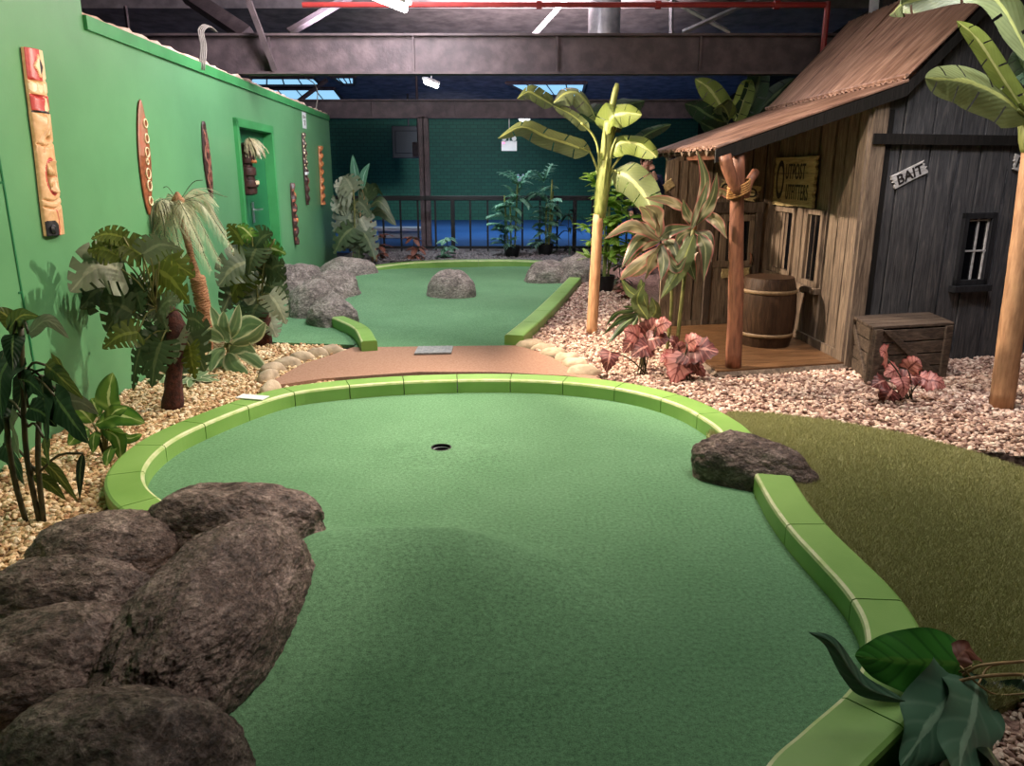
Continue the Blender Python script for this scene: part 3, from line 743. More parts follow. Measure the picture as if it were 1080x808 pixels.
# ------------------------------------------------------------------ rocks
def rock(name, c, r, rot, label, mat='rock', seed=0, sub=5, amp=.16, sq=.88, z0=0.0, tilt=0.0, lump=1.6, group=None, cat_='boulder', tag_=True, flat=.85):
    bm = bmesh.new(); bmesh.ops.create_icosphere(bm, subdivisions=sub, radius=1)
    sd = Vector((seed*13.7, seed*7.1, seed*3.3)); Rz = Matrix.Rotation(rot, 3, 'Z'); c = Vector(c)
    for v in bm.verts:
        p = v.co.copy(); p = Vector([math.copysign(abs(q)**sq, q) for q in p])
        n1 = noise.noise(p*lump+sd); n2 = noise.noise(p*lump*2.6+sd*2); n3 = noise.noise(p*9+sd)
        rid = abs(noise.noise(p*2.1+sd*3))
        f = 1+amp*(n1*1.0+n2*.4)-.05*max(0, .10-rid)*3+.022*n3+(.016*noise.noise(p*34+sd)+.009*noise.noise(p*70+sd)-.02*max(0, noise.noise(p*17-sd)-.15) if sub > 5 else 0)+.008*noise.noise(p*22+sd)
        p = p*f
        q = Vector((p.x*r[0], p.y*r[1], p.z*r[2]+tilt*p.x*r[0]))
        q = Rz @ q; v.co = q
    zt = max(v.co.z for v in bm.verts); k = r[2]/zt
    for v in bm.verts:
        v.co.z *= k
        if v.co.z < -.06: v.co.z = -.06
    me = bpy.data.meshes.new(name); bm.to_mesh(me); bm.free(); me.materials.append(M_[mat])
    me.polygons.foreach_set('use_smooth', [True]*len(me.polygons))
    o = bpy.data.objects.new(name, me); COL.objects.link(o); o.location = (c.x, c.y, z0)
    if tag_: tag(o, label, cat_, group)
    return o
gR = 'brown boulders heaped on the left of the near green'
rock('boulder', (-1.03, 2.36, 0), (.27, .60, .32), -.10, 'largest brown boulder of the left heap, long and shiny topped', seed=1, sub=7, amp=.10, group=gR)
rock('boulder', (-1.23, 3.07, 0), (.40, .25, .25), .0, 'wide flat brown boulder at the back of the left heap, touching the curb', seed=2, sub=6, amp=.12, group=gR)
rock('boulder', (-1.66, 2.86, 0), (.30, .24, .20), .1, 'low rounded brown boulder on the yellow gravel behind the left heap', seed=3, sub=6, group=gR, amp=.10)
rock('boulder', (-1.62, 2.44, 0), (.34, .19, .23), .15, 'brown boulder at the left photo edge, just behind the lowest left one', seed=4, sub=6, group=gR, amp=.10)
rock('boulder', (-1.42, 2.06, 0), (.32, .25, .25), .5, 'brown boulder at the left photo edge, left of the largest boulder', seed=5, sub=6, group=gR, amp=.10)
rock('boulder', (-1.02, 1.62, 0), (.34, .27, .27), -.3, 'rounded brown boulder cut by the bottom photo edge', seed=6, sub=6, group=gR, amp=.10)
rock('boulder', (1.27, 3.74, 0), (.33, .17, .245), -.42, 'brown boulder between the two curbs at the right of the near green', seed=8, sub=6, amp=.12, tilt=-.18)
rock('boulder', (-.77, 9.75, 0), (.31, .27, .36), 0, 'single domed grey boulder standing on the far green', 'rockgrey', 9, amp=.06, z0=.02)
gL = 'grey rocks heaped left of the far green'
rock('boulder', (-1.90, 8.05, 0), (.27, .30, .33), .4, 'nearest grey rock of the far left heap, by the curb end', 'rockgrey', 10, group=gL)
rock('boulder', (-2.25, 8.6, 0), (.30, .36, .40), .2, 'grey rock left behind the nearest one of the far left heap', 'rockgrey', 11, group=gL)
rock('boulder', (-2.20, 9.4, 0), (.34, .4, .42), .2, 'middle grey rock of the far left heap', 'rockgrey', 12, group=gL)
rock('boulder', (-2.72, 9.8, 0), (.34, .45, .45), .2, 'leftmost grey rock of the far left heap, against the green wall', 'rockgrey', 13, group=gL)
rock('boulder', (-2.42, 11.4, 0), (.46, .4, .36), -.2, 'smooth grey rock ending the far left heap beside the back curb', 'rockgrey', 14, group=gL, amp=.08)
gB = 'pair of grey rocks behind the right side of the far green'
rock('boulder', (.56, 11.25, 0), (.36, .3, .33), 0, 'lower left grey rock right of the far green', 'rockgrey', 15, group=gB)
rock('boulder', (.98, 11.2, 0), (.34, .34, .44), 0, 'taller grey rock right of the far green, by the curb end', 'rockgrey', 16, group=gB)
# edging stones along both sides of the brown path
gE1, gE2 = 'tan stones edging the left side of the path', 'tan stones edging the right side of the path'
for k, (x, y, w) in enumerate(((285, 409, 20), (283, 397, 18), (287, 389, 17), (303, 383, 18), (318, 377, 16), (334, 373, 14), (350, 369.5, 16))):
    p = G(x, y, .03); rr = w/2*p.y/790
    rock('edging_stone', p, (rr*1.75, rr*.95, .085), (1.45, 1.3, .9, .55, .4, .3, .3)[k], 'smooth tan stone edging the left side of the brown path', 'stone_rope', 30+k, 3, amp=.16, group=gE1, cat_='stone', z0=.0)
for k, (x, y, w) in enumerate(((560, 366, 18), (573, 370, 16), (585, 375, 18), (598, 381, 18), (607, 387, 20), (616, 394, 22))):
    p = G(x, y, .03); rr = w/2*p.y/790
    rock('edging_stone', p, (rr*1.75, rr*.95, .09), (-.3, -.4, -.5, -.6, -.7, -.3)[k], 'smooth tan stone edging the right side of the brown path', 'stone_rope', 50+k, 3, amp=.16, group=gE2, cat_='stone', z0=.015)
# white card lying on the curb
a = G(266, 424, CH+.003); m = MB(); R = Matrix.Rotation(-.25, 3, 'Z'); m.box(a+Vector((-.03, .1, .004)), (.2, .09, .006), R)
tag(m.build('card', M_['white']), 'white flat card lying on the left curb', 'card')

# ------------------------------------------------------------------ gravel stones and grass blades
def scatter(name, pts, mat, smin, smax, label, cat_, blade=False):
    me = bpy.data.meshes.new(name); me.from_pydata([tuple(p) for p in pts], [], [])
    o = bpy.data.objects.new(name, me); COL.objects.link(o)
    ng = bpy.data.node_groups.new(name, 'GeometryNodeTree')
    ng.interface.new_socket('Geometry', in_out='INPUT', socket_type='NodeSocketGeometry')
    ng.interface.new_socket('Geometry', in_out='OUTPUT', socket_type='NodeSocketGeometry')
    A = ng.nodes.new; l = ng.links.new
    gi, go, ip = A('NodeGroupInput'), A('NodeGroupOutput'), A('GeometryNodeInstanceOnPoints')
    rr, rs = A('FunctionNodeRandomValue'), A('FunctionNodeRandomValue')
    rr.data_type = 'FLOAT_VECTOR'; rs.data_type = 'FLOAT_VECTOR'
    sm = A('GeometryNodeSetMaterial'); sm.inputs['Material'].default_value = mat
    if blade:
        src = A('GeometryNodeMeshCone'); src.inputs['Vertices'].default_value = 3; src.inputs['Radius Bottom'].default_value = .0016; src.inputs['Radius Top'].default_value = .0004
        src.inputs['Depth'].default_value = .02; l(src.outputs['Mesh'], sm.inputs['Geometry'])
        rr.inputs['Min'].default_value = (-.7, -.7, 0); rr.inputs['Max'].default_value = (.7, .7, 6.3)
        rs.inputs['Min'].default_value = (.8, .8, .6); rs.inputs['Max'].default_value = (1.4, 1.4, 1.3)
    else:
        src = A('GeometryNodeMeshIcoSphere'); src.inputs['Radius'].default_value = 1; src.inputs['Subdivisions'].default_value = 2
        sp = A('GeometryNodeSetPosition'); nz = A('ShaderNodeTexNoise'); nz.inputs['Scale'].default_value = 1.3
        vm = A('ShaderNodeVectorMath'); vm.operation = 'SUBTRACT'; vm.inputs[1].default_value = (.5, .5, .5)
        vs = A('ShaderNodeVectorMath'); vs.operation = 'SCALE'; vs.inputs['Scale'].default_value = 1.1
        l(nz.outputs['Color'], vm.inputs[0]); l(vm.outputs[0], vs.inputs[0]); l(vs.outputs[0], sp.inputs['Offset'])
        l(src.outputs['Mesh'], sp.inputs['Geometry']); l(sp.outputs['Geometry'], sm.inputs['Geometry'])
        rr.inputs['Min'].default_value = (-.5, -.5, 0); rr.inputs['Max'].default_value = (.5, .5, 6.3)
        rs.inputs['Min'].default_value = (smin, smin*.7, smin*.5); rs.inputs['Max'].default_value = (smax, smax*.8, smax*.6)
    l(gi.outputs[0], ip.inputs['Points']); l(sm.outputs[0], ip.inputs['Instance'])
    l(rr.outputs[0], ip.inputs['Rotation']); l(rs.outputs[0], ip.inputs['Scale']); l(ip.outputs[0], go.inputs[0])
    md = o.modifiers.new('stones', 'NODES'); md.node_group = ng
    return tag(o, label, cat_, kind='stuff')
bl = [(-4.1, 1.2), (-1.0, 1.2)]+lp[3:]
R3 = random.Random(3); pts = []
tfp = [tuple(G(x, y, .02)[:2]) for x, y in ((284, 361), (374, 364), (364, 346), (347, 326), (300, 314), (262, 328))]; gpoly2t = [tuple(p[:2]) for p in gpoly2]; arcl = [a for a in arc if a.x < 0]
for _ in range(60000):
    x, y = R3.uniform(-3.4, -.8), R3.uniform(1.2, 9.4)
    if x < wx(y)+.01 or not inside((x, y), lp) or inside((x, y), tfp) or inside((x, y), gp) or inside((x, y), gpoly2t) or dist_path((x+.0, y), arcl) < .03: continue
    if y > 5 and inside((x, y), pth): continue
    d = 1 if y < 6 else .55
    if R3.random() > d or math.hypot(x+.1, y-4.2) < 1.0: continue
    pts.append((x, y, R3.uniform(-.004, .014)))
pts = pts[:16000]
scatter('gravel', pts, M_['peb_l'], .012, .023, 'pale yellow loose gravel stones along the green wall', 'gravel')
pts = []; pts2 = []
arcrt = [a for a in arc if a.x > .5]
lawn_b = lawn_poly
for _ in range(80000):
    x, y = R3.uniform(.2, 6), R3.uniform(3.2, 12)
    if not inside((x, y), rp) or inside((x, y), lawn_b) or inside((x, y), pth): continue
    if x/y > .75: continue
    if y > 7 and (x > 1.5 or R3.random() > .5): continue
    if x > 2.75 and y > 6.1+.27*(x-2.7): continue
    if dist_path((x, y), arcrt) < .21: continue
    pts.append((x, y, R3.uniform(.034, .054)))
    if len(pts) > 17000: break
for _ in range(4500):
    x, y = R3.uniform(1.05, 2.6), R3.uniform(1.3, 2.4)
    if inside((x, y), lawn_b) or inside((x, y), gp) or dist_path((x, y), rt) < .24 and y > 1.0: continue
    pts2.append((x, y, R3.uniform(.03, .045)))
scatter('gravel', pts, M_['peb_r'], .012, .023, 'pink loose gravel stones before the wooden hut', 'gravel')
scatter('gravel', pts2, M_['peb_r'], .009, .016, 'loose gravel stones in the dark near right corner', 'gravel')
pts = []
for _ in range(2600):
    x, y = R3.uniform(-2.6, 2.2), R3.uniform(13.6, 15.4)
    pts.append((x, y, .06))
scatter('gravel', pts, M_['gravel_b'], .02, .035, 'grey loose gravel stones along the far railing', 'gravel')
pts = []
while len(pts) < 150000:
    x, y = R3.uniform(1, 4.0), 1.8+3.3*R3.random()**1.4
    if x/y > .82 or not inside((x, y), lawn_b): continue
    pts.append((x, y, .057))
scatter('grass_blades', pts, M_['blade'], 1, 1, 'short artificial grass blades of the olive lawn', 'grass', True)
# ------------------------------------------------------------------ the wooden hut
class Plane:
    def __init__(s, p, q, n):
        s.p = Vector((p[0], p[1], 0)); q = Vector((q[0], q[1], 0)); s.u = (q-s.p).normalized(); s.len = (q-s.p).length
        s.n = Vector((s.u.y, -s.u.x, 0)); s.n = s.n if s.n.dot(Vector((n[0], n[1], 0))) > 0 else -s.n
    def at(s, a, z, off=0.0): v = s.p+s.u*a+s.n*off; v.z = z; return v
    def hit(s, px, py, off=0.0):
        r = ray(px, py); c = Vector((0, 0, CAMZ)); o = s.p+s.n*off
        k = (o-c).dot(s.n)/r.dot(s.n); w = c+r*k; return (w-s.p).dot(s.u), w.z
    def box(s, m, a0, a1, z0, z1, o0, o1, mi=0, z1b=None):
        m.quadbox(s.at(a0, 0, o0), s.at(a1, 0, o0), z0, z1, z0, z1 if z1b is None else z1b, s.n, o1-o0, mi)
    def poly(s, m, pts, o0, o1, mi=0):
        n = len(pts); vs = [s.at(a, z, o0) for a, z in pts]+[s.at(a, z, o1) for a, z in pts]
        m.add(vs, [tuple(range(n-1, -1, -1)), tuple(range(n, 2*n))]+[(i, (i+1) % n, (i+1) % n+n, i+n) for i in range(n)], mi)
def text(body, pl, a, z, size, off, mat, parent, rot=0.0, flip=False, xs=1.0, fat=0.0, sp=1.0):
    c = bpy.data.curves.new('lettering', 'FONT'); c.body = body; c.size = size; c.align_x = 'CENTER'; c.align_y = 'CENTER'; c.extrude = .0015; c.offset = fat; c.space_character = sp
    c.materials.append(M_[mat]); o = bpy.data.objects.new('lettering', c); COL.objects.link(o)
    X = -pl.u if flip else pl.u; Z = pl.n; Y = Z.cross(X)
    R = Matrix((X, Y, Z)).transposed() @ Matrix.Rotation(rot, 3, 'Z') @ Matrix.Diagonal((xs, 1, 1))
    M4 = R.to_4x4(); M4.translation = pl.at(a, z, off)-LOC[parent.name]
    me = bpy.data.meshes.new_from_object(o); bpy.data.objects.remove(o); me.materials.clear(); me.materials.append(M_[mat])
    me.transform(M4); o = bpy.data.objects.new('lettering', me); COL.objects.link(o)
    o.parent = parent; return o
A0, B0, C0, E0 = (2.66, 5.97), (4.95, 6.59), (2.60, 7.72), (1.44, 7.41)
PF = Plane(A0, B0, (0, -1)); PS = Plane(A0, C0, (-1, 0)); PD = Plane(C0, E0, (0, -1))
hut = empty('wooden_hut', (2.66, 5.97, .035), 'weathered wooden hut with rusty corrugated roof, porch and sign board', 'hut')
def roofz(x):
    if x < 2.87: return 1.73+(x-1.45)*.331
    if x < 3.75: return 2.2+(x-2.87)*1.041
    return 3.116-(x-3.75)*.9
R5 = random.Random(5)
def boards(pl, a0, a1, z0, topf, w, mats, name, th=.02):
    m = MB(); a = a0
    while a < a1-.01:
        b = min(a+w*R5.uniform(.88, 1.12), a1)
        if a1-b < .05: b = a1
        t = th+R5.uniform(-.008, .008)
        p, q = pl.at(a+.004, 0), pl.at(b-.004, 0)
        pl.box(m, a+.009, b-.009, z0, topf(p), -.01, t, 0, topf(q)); a = b
    p, q = pl.at(a0, 0), pl.at(a1, 0); pl.box(m, a0, a1, z0, topf(p), -.04, -.01, 1, topf(q))
    return m.build(name, mats, hut, bevel=.003)
BM = [M_['barn'], M_['barndark']]; BM2 = [M_['barn2'], M_['barndark']]
boards(PF, 0, 2.38, .03, lambda p: roofz(p.x)-.05, .25, BM, 'front_wall')
boards(PS, 0, PS.len, .1, lambda p: roofz(p.x)-.06, .17, BM2, 'side_wall')
boards(PD, 0, PD.len, .1, lambda p: roofz(p.x)-.07, .15, BM2, 'porch_wall')
PE = Plane(E0, (1.78, 8.75), (-1, 0)); boards(PE, 0, PE.len, .05, lambda p: roofz(p.x)-.07, .2, BM2, 'end_wall')
m = MB()
PF.box(m, -.03, .1, .03, 2.05, .02, .045); PS.box(m, -.03, .1, .1, 2.05, .02, .045)
m.build('corner_strip', M_['barn2'], hut, bevel=.003)
m = MB(); PF.box(m, .1, .16, .03, 2.0, .02, .03); m.build('corner_strip', M_['barndark'], hut)  # dark strip painting in the shadow beside the front corner
m = MB(); PD.box(m, PD.len-.1, PD.len+.02, .06, 1.66, .02, .04); PD.box(m, .55, .62, .1, 1.7, .02, .035); PD.box(m, 1.0, 1.05, .1, 1.66, .02, .035); m.build('batten', M_['barn2'], hut)
m = MB(); PF.box(m, -.02, 2.38, 1.755, 1.83, .022, .06); m.build('wall_rail', M_['barndark'], hut)
m = MB(); PS.box(m, 0, PS.len, .1, .17, .02, .04); PD.box(m, 0, PD.len, .1, .15, .02, .035); m.build('skirting', M_['barn2'], hut)
# roofs
def roofpatch(name, A, B, C, D_, amp=.012, wl=.085, mat='roof'):
    A, B, C, D_ = map(Vector, (A, B, C, D_)); m = MB(); n = int((D_-A).length/wl*8); k = 12; vs = []
    for lay in (0, -.012):
        for i in range(n+1):
            u = i/n
            for j in range(k+1):
                v = j/k; p = (A*(1-v)+B*v)*(1-u)+(D_*(1-v)+C*v)*u
                p.z += amp*math.sin(2*PI*u*n/8)+lay; p.x -= .02*(rnd.random()-.5)*(j == 0); vs.append(p)
    K = k+1; fs = []; o = (n+1)*K
    for i in range(n):
        for j in range(k):
            a = i*K+j; fs.append((a, a+1, a+1+K, a+K)); fs.append((a+o, a+K+o, a+1+K+o, a+1+o))
    for i in range(n):
        a = i*K; fs.append((a, a+K, a+K+o, a+o)); a = i*K+k; fs.append((a, a+o, a+K+o, a+K))
    for j in range(k):
        a = j; fs.append((a, a+o, a+1+o, a+1)); a = n*K+j; fs.append((a, a+1, a+1+o, a+o))
    m.add(vs, fs); o_ = m.build(name, M_[mat], hut, smooth=False); autosmooth(o_, .9); return o_
FE, FK, FR = Vector((1.45, 5.70, 1.73)), Vector((2.87, 5.93, 2.2)), Vector((3.75, 6.08, 3.116))
BE, BK, BR = Vector((1.55, 8.75, 1.775)), Vector((2.80, 8.9, 2.2)), Vector((3.62, 9.0, 3.116))
roofpatch('porch_roof', FE, FK, BK, BE)
roofpatch('main_roof', FK+Vector((-.03, 0, .012)), FR, BR, BK+Vector((-.03, 0, .012)))
roofpatch('rear_roof', FR, FR+Vector((1.4, .2, -1.26)), BR+Vector((1.4, .2, -1.26)), BR)
m = MB(); m.tube([FK.lerp(BK, t)+Vector((-.02, 0, .03)) for t in (0, .5, 1)], .014, 6); m.tube([FK.lerp(FR, t).lerp(BK.lerp(BR, t), .62)+Vector((0, 0, .03)) for t in (0, 1)], .012, 6)
m.build('roof_flashing', M_['roof'], hut)
m = MB()
for a, b in ((FE, FK), (FK, FR), (FR, FR+Vector((1.4, .2, -1.26)))):
    d = Vector((0, .03, 0)); h = Vector((0, 0, -.02)); g = Vector((0, 0, -.11))
    m.add([a+h, b+h, b+g, a+g, a+h+d, b+h+d, b+g+d, a+g+d], [(0, 3, 2, 1), (4, 5, 6, 7), (0, 1, 5, 4), (2, 3, 7, 6), (0, 4, 7, 3), (1, 2, 6, 5)])
m.build('barge_board', M_['barndark'], hut)
for k in range(9):
    p = FE.lerp(BE, .02+k*.115); q = FK.lerp(BK, .02+k*.115); m = MB(); d = (q-p).normalized()
    m.tube([p+d*.02+Vector((0, 0, -.045)), q+Vector((0, 0, -.06))], .028, 4); m.build('rafter', M_['barn2'] if k < 8 else M_['barndark'], hut)
m = MB(); a = FE.lerp(BE, .0); b = BE; m.tube([Vector((1.62, 5.75, 1.68)), Vector((1.68, 8.6, 1.7))], .035, 6); m.build('porch_beam', M_['logwood'], hut)
# porch floor: boards run along the front
m = MB(); PORCH = [(1.56, 5.66), (2.66, 5.94), (2.60, 7.73), (1.46, 7.43)]
d0, d1, d2, d3 = [Vector((x, y, 0)) for x, y in PORCH]; nb = 13
for k in range(nb):
    a, b = d0.lerp(d3, k/nb), d1.lerp(d2, k/nb); c, d = d1.lerp(d2, (k+.97)/nb), d0.lerp(d3, (k+.97)/nb)
    vs = [Vector((p.x, p.y, z)) for z in (.06, .1) for p in (a, b, c, d)]
    m.add(vs, [(3, 2, 1, 0), (4, 5, 6, 7), (0, 1, 5, 4), (1, 2, 6, 5), (2, 3, 7, 6), (3, 0, 4, 7)])
m.build('porch_floor', M_['deck'], hut, bevel=.003)
m = MB(); m.tube([d0+Vector((0, 0, .055)), d1+Vector((0, 0, .055))], .03, 4); m.tube([d0+Vector((0, 0, .055)), d3+Vector((0, 0, .055))], .03, 4); m.build('porch_kerb', M_['barn2'], hut)
# door of the hut
a0, _ = PD.hit(790, 285); a1, _ = PD.hit(748, 285)
m = MB(); n = 5; wd = (a1-a0)
for k in range(n): PD.box(m, a0+wd*k/n+.003, a0+wd*(k+1)/n-.003, .13, .66, .02, .034)
PD.box(m, a0, a1, .66, .72, .02, .045); PD.box(m, a0, a0+.05, .72, 1.15, .02, .04); PD.box(m, a1-.05, a1, .72, 1.15, .02, .04); PD.box(m, a0, a1, 1.1, 1.16, .02, .04)
dob = m.build('door', M_['barn2'], hut, bevel=.003)
m = MB(); PD.box(m, a0+.05, a1-.05, .72, 1.1, .02, .026); m.build('door_pane', M_['pane'], dob)
m = MB(); h = PD.at(a0+.03, .74, .05); m.tube([h+Vector((0, 0, -.05)), h+Vector((0, -.03, -.03)), h+Vector((0, -.03, .03)), h+Vector((0, 0, .05))], .009, 7); m.build('door_handle', M_['logwood'], dob)
m = MB()
PD.box(m, a0-.075, a0-.005, .1, 1.26, .02, .055); PD.box(m, a1+.005, a1+.075, .1, 1.26, .02, .055); PD.box(m, a0-.08, a1+.08, 1.18, 1.28, .02, .06)
m.build('door_surround', M_['barntrim'], hut, bevel=.004)
# windows: two tall ones in the side wall, one with a cross bar in the front wall
def hwin(pl, a0, a1, z0, z1, cross, tm, bm_):
    m = MB(); f = .045
    pl.box(m, a0, a0+f, z0, z1, .02, .055); pl.box(m, a1-f, a1, z0, z1, .02, .055); pl.box(m, a0, a1, z1-f, z1, .02, .055); pl.box(m, a0, a1, z0, z0+f, .02, .055)
    w = m.build('window', M_[tm], hut, bevel=.003)
    m = MB(); pl.box(m, a0+f, a1-f, z0+f, z1-f, .018, .024); m.build('pane', M_['pane'], w)
    m = MB(); c = (a0+a1)/2
    pl.box(m, c-.006, c+.006, z0+f, z1-f, .024, .036)
    if cross:
        zc = z0+(z1-z0)*.48; pl.box(m, a0+f, a1-f, zc-.006, zc+.006, .024, .036); pl.box(m, a1-f-.02, a1-f-.008, z0+f, z1-f, .024, .036); pl.box(m, a0+f, a1-f, z1-f-.02, z1-f-.008, .024, .036)
    m.build('glazing_bar', M_[bm_], w)
    m = MB(); pl.box(m, a0-.03, a1+.03, z0-.05, z0, .02, .085); m.build('sill', M_[tm], w, bevel=.003)
sa, sb = PS.hit(841, 255)[0], PS.len-.06; hwin(PS, sa, sb, .62, 1.24, False, 'barn2', 'barntrim')
sa2, sb2 = PS.hit(872, 255)[0], PS.hit(853, 255)[0]; hwin(PS, sa2, sb2, .60, 1.25, False, 'barn2', 'barntrim')
fa, fz = PF.hit(1002, 300); fb, fz2 = PF.hit(1047, 224); hwin(PF, fa, fb, PF.hit(1020, 300)[1], fz2, True, 'winframe', 'signwhite')
# porch post: forked log, belongs to the hut
pb = G(773, 387, .1); pt = D(780, 150, pb.y+.02)
m = MB(); P = [pb, pb.lerp(pt, .3)+Vector((.008, 0, 0)), pb.lerp(pt, .65)+Vector((-.006, 0, 0)), Vector((pt.x, pt.y, 1.70))]
m.tube(cat(P, 12), [.062-.0012*k for k in range(13)], 14, jit=.08); post = m.build('porch_post', M_['logwood'], hut, smooth=True)
m = MB(); k0 = D(779, 205, pb.y-.05); m.tube(cat([k0, D(770, 184, pb.y-.07), D(764, 164, pb.y-.06)], 6), [.03, .038, .042, .044, .046, .047, .048], 12); m.build('fork_branch', M_['logwood'], post, smooth=True)
m = MB(); m.tube(cat([D(786, 207, pb.y), D(790, 192, pb.y+.05), D(797, 181, pb.y+.1)], 6), .032, 12); m.build('fork_branch', M_['logwood'], post, smooth=True)
m = MB(); kc = D(779, 199, pb.y)
for q in range(5):
    m.tube([kc+Vector((.075*math.cos(a), .075*math.sin(a), (q-2)*.017+.035*math.cos(a-.3))) for a in [2*PI*i/20 for i in range(21)]], .0085, 6, caps=False)
m.build('rope_binding', M_['rope'], post, smooth=True)

# signs nailed on the hut
def ragged(a0, a1, z0, z1, n=7, r=.02, rng=random.Random(2)):
    L_ = [(a0, z0)]+[(a0+(a1-a0)*k/5, z0+rng.uniform(-.2, .2)*r) for k in range(1, 5)]
    R_ = [(a1+rng.uniform(-1, .3)*r*(1 if k % 2 else -.3), z0+(z1-z0)*k/n) for k in range(n+1)]
    T_ = [(a0+(a1-a0)*(5-k)/5, z1+rng.uniform(-.2, .2)*r) for k in range(1, 5)]
    Lf = [(a0+rng.uniform(-.3, 1)*r*(1 if k % 2 else -.2), z1-(z1-z0)*k/n) for k in range(n)]
    return L_+R_+T_+Lf
sgn = empty('shop_sign', PS.at(1.3, 1.25, .05), 'large board sign reading Outpost Outfitters above the tall windows', 'sign')
s0, s1 = PS.hit(867, 195)[0], PS.len-.04; zs0, zs1 = 1.255, 1.69
m = MB(); q = (zs1-zs0)/3
for k in range(3): PS.poly(m, [(a, z) for a, z in ragged(s0, s1, zs0+q*k+.002, zs0+q*(k+1)-.002, 5, .03)], .045, .068)
m.build('board', M_['signwood'], sgn)
W_ = s1-s0
text('O', PS, s1-W_*.17, (zs0+zs1)/2-.005, .49, .0695, 'ink', sgn, flip=True, xs=.52, fat=.004)
text('UTPOST', PS, s1-W_*.54, zs0+.30, .19, .0695, 'ink', sgn, flip=True, xs=.6, fat=.002, sp=1.12)
text('UTFITTERS', PS, s1-W_*.61, zs0+.12, .19, .0695, 'ink', sgn, flip=True, xs=.5, fat=.002, sp=1.14)
def plank_sign(name, pl, a, z, w, h, rot, body, size, mat, label, flip=False, off=.03, xs=1.0, strips=2):
    e = empty(name, pl.at(a, z, off), label, 'sign'); rng = random.Random(len(body)+int(w*100)); m = MB(); c, s_ = math.cos(rot), math.sin(rot)
    if flip: s_ = -s_
    for k in range(strips):
        z0, z1 = -h/2+h*k/strips+.001, -h/2+h*(k+1)/strips-.001; dx = rng.uniform(-.02, .02)
        pts = ragged(-w/2+dx, w/2+dx, z0, z1, 4, h*.22, rng)
        PSgn = [(a+x*c-y*s_, z+x*s_+y*c) for x, y in pts]; pl.poly(m, PSgn, off-.008, off+.008)
    m.build('board', M_[mat], e)
    if body: text(body, pl, a, z-.003, size, off+.0095, 'ink', e, rot, flip, xs, .002)
    return e
a, z = PF.hit(956, 184); plank_sign('bait_sign', PF, a, z, .30, .105, .40, 'BAIT', .105, 'signwhite', 'small pale board sign reading BAIT, tilted on the front hut wall', xs=1.1)
a, z = PF.hit(1082, 176); plank_sign('plank_sign', PF, a, z, .32, .115, -.25, 'HO    ', .11, 'signwhite', 'pale board sign with the letters HO cut by the right photo edge')
a, z = PD.hit(773, 287); plank_sign('ice_sign', PD, a, z, .30, .09, .02, 'ICE', .085, 'signwood', 'small pale board sign reading ICE on the hut door', True, .05, 1.1, 1)
a, z = PD.hit(775, 201); plank_sign('plank_sign', PD, a, z, .42, .15, -.16, 'COLD', .12, 'signwood', 'worn board sign above the hut door behind the forked post', True, .07, 1.2)
a, z = PD.hit(703, 195); plank_sign('plank_sign', PD, a, z, .10, .075, .6, '', .05, 'signwood', 'tiny blank wooden plaque at the left end of the hut wall', True, .05, 1, 1)

# barrel and crate
bc = Vector((2.22, 6.62, .1)); e = empty('barrel', bc, 'dark brown wooden barrel standing on the hut porch', 'barrel')
m = MB(); n = 40; prof_ = [(.205, 0), (.222, .06), (.236, .15), (.243, .29), (.236, .43), (.222, .52), (.205, .585)]
vs = []; fs = []
for r, z in prof_:
    for k in range(n*2):
        g = .994 if k % 4 == 0 else 1.0; a = PI*k/n; vs.append(bc+Vector((r*g*math.cos(a), r*g*math.sin(a), z)))
K = n*2
for i in range(len(prof_)-1):
    for k in range(K): fs.append((i*K+k, i*K+(k+1) % K, (i+1)*K+(k+1) % K, (i+1)*K+k))
m.add(vs, fs); m.build('staves', M_['barrel'], e, smooth=True)
m = MB(); m.lathe([(.2, .56), (.19, .561), (.19, .574), (.0, .575)], bc, 32); m.lathe([(.188, .56), (.205, .56), (.205, .59), (.188, .59)], bc, 32); m.build('lid', M_['barrel'], e)
for z, r in ((.09, .229), (.46, .233)):
    m = MB(); m.lathe([(r, z), (r+.006, z+.002), (r+.004, z+.03), (r-.004, z+.032), (r-.01, z+.016)], bc, 40); m.build('hoop', M_['hoop'], e, smooth=True)
cb = G(916, 405, .04); cr_ = G(996, 399, .04); cl = G(890, 385, .04)
P1 = Plane(cb, cr_, (0, -1)); P2 = Plane(cb, cl, (-1, 0)); H = .43; z0 = .04
e = empty('crate', cb, 'weathered slatted wooden crate beside the hut corner', 'crate')
Lx, Ly = P1.len, P2.len
for nm, pl, W in (('front_panel', P1, Lx), ('side_panel', P2, Ly)):
    m = MB()
    for k in range(4): pl.box(m, .02, W-.02, z0+.01+k*(H-.04)/4+.006, z0+.01+(k+1)*(H-.04)/4-.004, -.02, -.004)
    pl.box(m, 0, .06, z0, z0+H-.02, -.005, .016); pl.box(m, W-.06, W, z0, z0+H-.02, -.005, .016)
    ang = [(.06, z0+H-.03), (.13, z0+H-.03), (W-.06, z0+.04), (W-.06, z0+.01), (W-.12, z0+.01)] if nm == 'front_panel' else [(W-.06, z0+H-.03), (W-.13, z0+H-.03), (.06, z0+.04), (.06, z0+.01), (.12, z0+.01)]
    pl.poly(m, ang, -.004, .012)
    pn = m.build(nm, M_['cratewood'], e, bevel=.003)
m = MB(); ox = P1.n*-.02
q0 = Vector((cb.x, cb.y, 0)); U1 = P1.u*Lx; U2 = P2.u*Ly
for s_ in (0, 1):
    pl = Plane(q0+U2*.97, q0+U2*.97+U1, (0, 1)); pl.box(m, 0, Lx, z0, z0+H-.02, -.02, 0) if s_ == 0 else None
